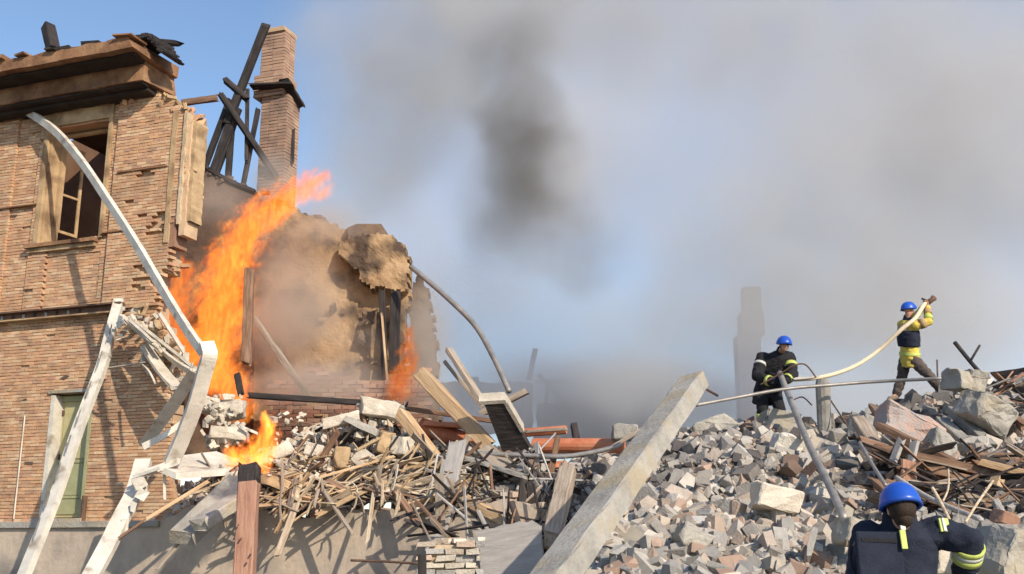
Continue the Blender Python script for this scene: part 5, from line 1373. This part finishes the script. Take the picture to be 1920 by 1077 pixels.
m = MB(); m.tube([J['head'] + X * .09 * t_ + hu * .02 * 0 - hu * .03 for t_ in (-1, -.4, .4, 1)], .012, 6); 
ch = info['ch']; nk = J['neck']; bk = -Yv
# plate-carrier vest on the back
vs = MB(); s1 = info['side']; d1 = (nk - J['pelvis']).normalized(); fr_ = d1.cross(s1).normalized()
V, Fs = loft([(J['pelvis'] + d1 * .05, .222, .185, s1, fr_), (ch - d1 * .1, .225, .19, s1, fr_), (ch + d1 * .03, .235, .20, s1, fr_), (ch.lerp(nk, .5), .225, .175, s1, fr_), (ch.lerp(nk, .8), .17, .14, s1, fr_)], 28); vs.add(V, Fs)
fuse('vest', vs, M['navy'], Pc, .012, 2, .006)
pc = P(1652, 1046, 6.66); vb = MB(); vb.box((-.15, -.02, -.20), (.13, .02, .155), .006, Matrix.Translation(pc) @ Euler((-.12, .03, .05)).to_matrix().to_4x4())
V = vb.V; vo = vb.obj('back_plate', M['navy'], Pc)
bv = vo.modifiers.new('b', 'BEVEL'); bv.width = .019; bv.segments = 4
for (dx, dz, a_, b_, mt, nm) in ((.0, .10, .13, .012, 'navy', 'vest_strap'),):
    m = MB(); m.box((dx - a_ + .01, -.026, dz - b_), (dx + a_ - .03, -.021, dz + b_), .001, Matrix.Translation(pc) @ Euler((-.12, .03, .05)).to_matrix().to_4x4()); m.obj(nm, M['black'], Pc)
def patch(name, u, v, Y, w_, h_, mat, rot, th=.012):
    m = MB(); m.box((-w_ / 2, -th / 2, -h_ / 2), (w_ / 2, th / 2, h_ / 2), .002, Matrix.Translation(P(u, v, Y)) @ Euler(rot).to_matrix().to_4x4())
    o = m.obj(name, M[mat], Pc); b_ = o.modifiers.new('b', 'BEVEL'); b_.width = .004; b_.segments = 2
patch('lime_tag', 1694, 1012, 6.64, .036, .115, 'lime', (-.2, .0, .0))
patch('silver_tag', 1693, 990, 6.66, .034, .03, 'silver', (-.3, .0, .0))
patch('lime_tag', 1770, 985, 6.775, .062, .085, 'lime', (-.25, .0, .1), .02); patch('silver_stripe', 1770, 984, 6.764, .022, .084, 'silver', (-.25, .0, .1), .012)
m = MB(); m.tube(spline([P(1606, 1010, 6.85), P(1597, 1030, 6.8), P(1596, 1055, 6.8), P(1606, 1080, 6.8)], 5), .007, 8); m.obj('side_strap', M['black'], Pc, True)
# ---------------------------------------------------------------- fire and smoke (volumes)
def volume_object(name, lo, hi, res, field, mat, **k):
    """geometry-nodes Volume Cube; field(n, l, pos_socket) returns the density socket"""
    me = bpy.data.meshes.new(name)
    me.from_pydata([tuple(lo), tuple(hi)], [], []); me.materials.append(mat)
    o = link(name, me, **k)
    ng = bpy.data.node_groups.new(name, 'GeometryNodeTree')
    ng.interface.new_socket('Geometry', in_out='INPUT', socket_type='NodeSocketGeometry')
    ng.interface.new_socket('Geometry', in_out='OUTPUT', socket_type='NodeSocketGeometry')
    n = ng.nodes; l = ng.links
    out = n.new('NodeGroupOutput'); vc = n.new('GeometryNodeVolumeCube'); sm = n.new('GeometryNodeSetMaterial'); sm.inputs['Material'].default_value = mat
    vc.inputs['Min'].default_value = lo; vc.inputs['Max'].default_value = hi
    for a, r in zip(('Resolution X', 'Resolution Y', 'Resolution Z'), res): vc.inputs[a].default_value = r
    pos = n.new('GeometryNodeInputPosition').outputs[0]
    l.new(field(n, l, pos), vc.inputs['Density'])
    l.new(vc.outputs[0], sm.inputs[0]); l.new(sm.outputs[0], out.inputs[0])
    md = o.modifiers.new('g', 'NODES'); md.node_group = ng
    return o
def vm(n, l, op, a, b=None, s=None):
    m = n.new('ShaderNodeVectorMath'); m.operation = op
    for i, x in enumerate((a, b)):
        if x is None: continue
        if isinstance(x, (tuple, Vector)): m.inputs[i].default_value = tuple(x)
        else: l.new(x, m.inputs[i])
    if s is not None: m.inputs['Scale'].default_value = s
    return m.outputs['Value'] if op in ('LENGTH', 'DOT_PRODUCT', 'DISTANCE') else m.outputs['Vector']
def noise_n(n, l, pos, scale, detail=4, rough=.6, dist=0):
    t = n.new('ShaderNodeTexNoise'); t.inputs['Scale'].default_value = scale; t.inputs['Detail'].default_value = detail
    t.inputs['Roughness'].default_value = rough; t.inputs['Distortion'].default_value = dist
    l.new(pos, t.inputs['Vector']); return t
def mrange(n, l, x, a, b, c=0., d=1., sm=True):
    m = n.new('ShaderNodeMapRange'); m.interpolation_type = 'SMOOTHSTEP' if sm else 'LINEAR'
    m.inputs[1].default_value = a; m.inputs[2].default_value = b; m.inputs[3].default_value = c; m.inputs[4].default_value = d
    l.new(x, m.inputs[0]); return m.outputs[0]
def warp(n, l, pos, scale, amp, detail=3):
    t = noise_n(n, l, pos, scale, detail); d = vm(n, l, 'SUBTRACT', t.outputs['Color'], (.5, .5, .5))
    return vm(n, l, 'ADD', pos, vm(n, l, 'SCALE', d, s=amp))
def balls(n, l, pos, bl):
    """sum over soft ellipsoids: (centre, radii, weight)"""
    tot = None
    for c, r, w_ in bl:
        q = vm(n, l, 'DIVIDE', vm(n, l, 'SUBTRACT', pos, c), r)
        v = mrange(n, l, vm(n, l, 'LENGTH', q), 1.0, 0.15, 0, w_)
        tot = v if tot is None else math_n(n, l, 'ADD', tot, v)
    return tot
def path_dist(n, l, pos, pts):
    """signed 'inside' amount 1 - d/r along a polyline with radii"""
    tot = None
    for (p0, r0), (p1, r1) in zip(pts[:-1], pts[1:]):
        d = p1 - p0; L2 = d.length_squared
        t = math_n(n, l, 'MULTIPLY', vm(n, l, 'DOT_PRODUCT', vm(n, l, 'SUBTRACT', pos, p0), d), 1 / L2)
        t.node.use_clamp = True
        proj = vm(n, l, 'SCALE', d_const(n, d), None); l.new(t, proj.node.inputs['Scale'])
        q = vm(n, l, 'ADD', proj, p0)
        dist = vm(n, l, 'DISTANCE', pos, q)
        rr = math_n(n, l, 'ADD', math_n(n, l, 'MULTIPLY', t, r1 - r0), r0)
        v = math_n(n, l, 'SUBTRACT', 1, math_n(n, l, 'DIVIDE', dist, rr))
        tot = v if tot is None else math_n(n, l, 'MAXIMUM', tot, v)
    return tot
def d_const(n, v):
    c = n.new('FunctionNodeInputVector'); c.vector = tuple(v); return c.outputs[0]

def vol_mat(name, kind, color, dens, emis=None, aniso=0.0):
    m = bpy.data.materials.new(name); m.use_nodes = True; n = m.node_tree.nodes; l = m.node_tree.links
    n.remove(n['Principled BSDF']); out = n['Material Output']
    at = n.new('ShaderNodeAttribute'); at.attribute_name = 'density'
    d = math_n(n, l, 'MULTIPLY', at.outputs['Fac'], dens)
    if kind == 'smoke':
        v = n.new('ShaderNodeVolumePrincipled'); v.inputs['Color'].default_value = (*color, 1); v.inputs['Anisotropy'].default_value = aniso
        v.inputs['Density Attribute'].default_value = ''
        l.new(d, v.inputs['Density']); l.new(v.outputs[0], out.inputs['Volume'])
    else:
        ab = n.new('ShaderNodeVolumeAbsorption'); ab.inputs['Color'].default_value = (.0, .0, .0, 1); l.new(d, ab.inputs['Density'])
        em = n.new('ShaderNodeEmission')
        tc = n.new('ShaderNodeNewGeometry'); mp = n.new('ShaderNodeMapping'); mp.inputs['Rotation'].default_value = (0, -.55, 0); mp.inputs['Scale'].default_value = (1.5, 1.2, .55)
        l.new(tc.outputs['Position'], mp.inputs[0])
        no = noise_n(n, l, mp.outputs[0], 4.2, 6, .72, 1.2)
        r = ramp(n, [(.30, (.26, .03, .008)), (.42, (.70, .11, .018)), (.53, (.95, .23, .03)), (.62, (1.05, .40, .05)), (.74, (1.1, .68, .14))]); l.new(no.outputs[0], r.inputs[0])
        l.new(r.outputs[0], em.inputs['Color'])
        l.new(math_n(n, l, 'MULTIPLY', d, emis), em.inputs['Strength'])
        ad = n.new('ShaderNodeAddShader'); l.new(ab.outputs[0], ad.inputs[0]); l.new(em.outputs[0], ad.inputs[1]); l.new(ad.outputs[0], out.inputs['Volume'])
    return m

def flame(name, path, lo, hi, vox, dens, emis, label, warp_amp=.45, thr=.0, tilt=-.6, sc_=2.2, ymin=None):
    pts = [(P(u, v, Y), r) for u, v, Y, r in path]
    res = [max(8, int((hi[i] - lo[i]) / vox)) for i in range(3)]
    def field(n, l, pos):
        mp = n.new('ShaderNodeVectorRotate'); mp.rotation_type = 'Y_AXIS'; mp.inputs['Angle'].default_value = tilt; l.new(pos, mp.inputs['Vector'])
        st = vm(n, l, 'MULTIPLY', mp.outputs[0], (1.3, 1.3, .6))
        t = noise_n(n, l, st, sc_, 5, .62); d = vm(n, l, 'SCALE', vm(n, l, 'SUBTRACT', t.outputs['Color'], (.5, .5, .5)), s=warp_amp)
        wp = vm(n, l, 'ADD', pos, d)
        ins = path_dist(n, l, wp, pts)
        nn = noise_n(n, l, st, sc_ * 1.7, 5, .7, .8).outputs[0]
        v = math_n(n, l, 'ADD', ins, math_n(n, l, 'MULTIPLY', math_n(n, l, 'SUBTRACT', nn, .5), 4.4))
        return mrange(n, l, v, thr + .05, thr + .75)
    m = vol_mat(name + '_gas', 'fire', None, dens, emis)
    return volume_object(name, lo, hi, res, field, m, label=label, cat='fire', kind='stuff')
fl = [(440, 745, 18.9, .40), (400, 690, 18.9, .46), (405, 620, 18.8, .50), (415, 560, 18.8, .50), (430, 500, 18.8, .44), (455, 450, 18.9, .38), (490, 408, 19.0, .34), (540, 372, 19.1, .31), (590, 345, 19.2, .27), (615, 330, 19.3, .16)]
a = P(290, 770, 18.9); b = P(660, 280, 18.9)
flame('tall_flame', fl, (a.x - .2, 18.0, a.z - .2), (b.x, 19.9, b.z), .03, 3.8, 1.8, 'tall orange flame leaning right between the torn brick building and the ruin')
fs = [(335, 690, 17.9, .3), (328, 620, 17.9, .33), (322, 570, 17.9, .28), (345, 500, 18.2, .2), (330, 480, 18.2, .1)]
a = P(290, 720, 18); b = P(380, 450, 18)
flame('corner_flame', fs, (a.x - .1, 17.2, a.z - .2), (b.x + .1, 18.7, b.z), .03, 3.0, 1.3, 'low orange flame licking the torn corner behind the bent gutter', .35)
f3 = [(470, 862, 14.6, .13), (475, 845, 14.6, .26), (490, 820, 14.6, .24), (485, 800, 14.6, .10)]
f3 = [(440, 860, 14.6, .13), (478, 858, 14.6, .22), (500, 832, 14.6, .19), (505, 800, 14.6, .10), (500, 775, 14.6, .06)]
a = P(405, 885, 14.6); b = P(560, 745, 14.6)
flame('small_fire', f3, (a.x, 14.0, a.z), (b.x, 15.2, b.z), .022, 7.0, 3.3, 'small bright yellow fire burning on top of the reddish post', .3, -.02, -.3, 3.6)
f4 = [(748, 725, 19.2, .26), (765, 690, 19.2, .24), (768, 650, 19.2, .17), (765, 615, 19.2, .10)]
a = P(705, 760, 19.2); b = P(815, 585, 19.2)
flame('red_flame', f4, (a.x, 18.7, a.z), (b.x, 19.7, b.z), .035, 3.2, .8, 'faint red flame at the right foot of the plastered ruin', .3)

# smoke
def smoke(name, blobs, lo, hi, res, dens, color, label, nscale=.35, namp=2.2, wamp=3.0, contrast=(.25, .75), aniso=.1):
    bl = [(P(u, v, Y), (ru * Y / 2000, rd, rv * Y / 2000), w_) for u, v, Y, ru, rv, rd, w_ in blobs]
    def field(n, l, pos):
        wp = warp(n, l, pos, nscale * .7, wamp, 4)
        s = balls(n, l, wp, bl)
        nn = noise_n(n, l, wp, nscale, 6, .62).outputs[0]
        k = mrange(n, l, nn, contrast[0], contrast[1], .15, 1.5, False)
        return math_n(n, l, 'MULTIPLY', s, k)
    return volume_object(name, lo, hi, res, field, vol_mat(name + '_air', 'smoke', color, dens, None, aniso), label=label, cat='smoke', kind='stuff')
# tan-grey plume streaming up and right from the fire, seen against the sky
smoke('smoke_plume', [(680, 330, 27, 170, 140, 2.8, .8), (740, 200, 27, 240, 200, 3.4, .8), (860, 60, 27, 340, 230, 3.4, .8), (620, 420, 26, 130, 80, 2, .8), (620, 80, 27, 150, 200, 3, .45),
     (1000, 330, 27, 190, 260, 3.2, .7), (1000, -60, 27, 500, 260, 3.4, .7), (1190, 640, 30, 220, 170, 3, .45), (1210, 735, 30, 190, 90, 3, .5), (1650, 300, 30, 480, 380, 4, .45), (1900, 300, 30, 380, 420, 4, .5), (1530, 560, 30, 420, 220, 3.4, .5),
     (1300, 60, 29, 500, 260, 3.6, .30), (1850, 60, 30, 400, 280, 3.6, .4), (1000, 500, 30, 220, 160, 3, .35), (1380, 460, 30, 330, 240, 3.6, .38), (1450, 20, 30, 560, 260, 3.6, .35), (1750, 620, 30, 340, 160, 3.4, .35)],
      (-9, 23.0, 2.2), (18, 34.5, 24), (230, 70, 190), .55, (.79, .78, .775), 'broad tan and grey smoke drifting right across the sky behind the crest', nscale=.5, wamp=2.6, contrast=(.30, .70))
smoke('dark_smoke', [(975, 190, 24.5, 120, 130, 1.6, .8), (990, 300, 24.5, 120, 140, 1.6, 1.0), (1000, 410, 24.5, 130, 120, 1.5, .7), (950, 90, 24.5, 150, 100, 1.5, .4), (1090, 480, 24.5, 110, 100, 1.5, .3), (760, 120, 24.5, 180, 150, 1.5, .15), (930, 420, 24.5, 110, 120, 1.5, .25)],
      (-5.5, 22.6, 4), (5, 26.4, 17), (150, 55, 180), 1.0, (.36, .35, .34), 'dark grey smoke column rising in the middle of the sky', nscale=.85, wamp=2.2, contrast=(.32, .68))
smoke('low_smoke', [(560, 560, 19.7, 110, 130, .9, 1.0), (600, 430, 20, 110, 60, .9, .7), (520, 620, 19.6, 100, 110, .8, .9), (650, 640, 19.8, 80, 60, .6, .5), (580, 725, 18.6, 190, 60, .8, 1.3), (510, 340, 22, 70, 80, .8, .8), (800, 640, 20.6, 70, 150, .8, 1.0), (800, 730, 19.4, 90, 60, .7, .8), (420, 380, 20.2, 90, 70, .8, .5), (500, 480, 20, 100, 100, .8, .7)],
      (-6.5, 17.8, 3.2), (-.6, 22.9, 10.2), (90, 80, 100), 1.5, (.78, .71, .64), 'thin tan smoke curling round the plastered ruin and chimney foot', nscale=.9, wamp=.8)
# pale bank of smoke further off, in front of the distant ruins
smoke('smoke_bank', [(1500, 770, 42, 800, 110, 4, 1.3), (1050, 790, 42, 450, 150, 4, .7), (1400, 640, 42, 400, 200, 4, .65), (1100, 740, 42, 360, 100, 4, 1.0), (1750, 600, 42, 400, 260, 4, 1.0), (900, 640, 42, 400, 200, 4, .9), (750, 480, 42, 350, 260, 4, .8), (1400, 300, 42, 800, 500, 4, .6), (1800, 200, 42, 500, 500, 4, .5), (1000, 200, 42, 500, 500, 4, .5)],
      (-9, 38, .3), (27, 46, 36), (90, 24, 80), .42, (.90, .90, .93), 'pale bluish smoke bank drifting in front of the distant ruins', nscale=.12, namp=1, wamp=3, contrast=(.1, .9))
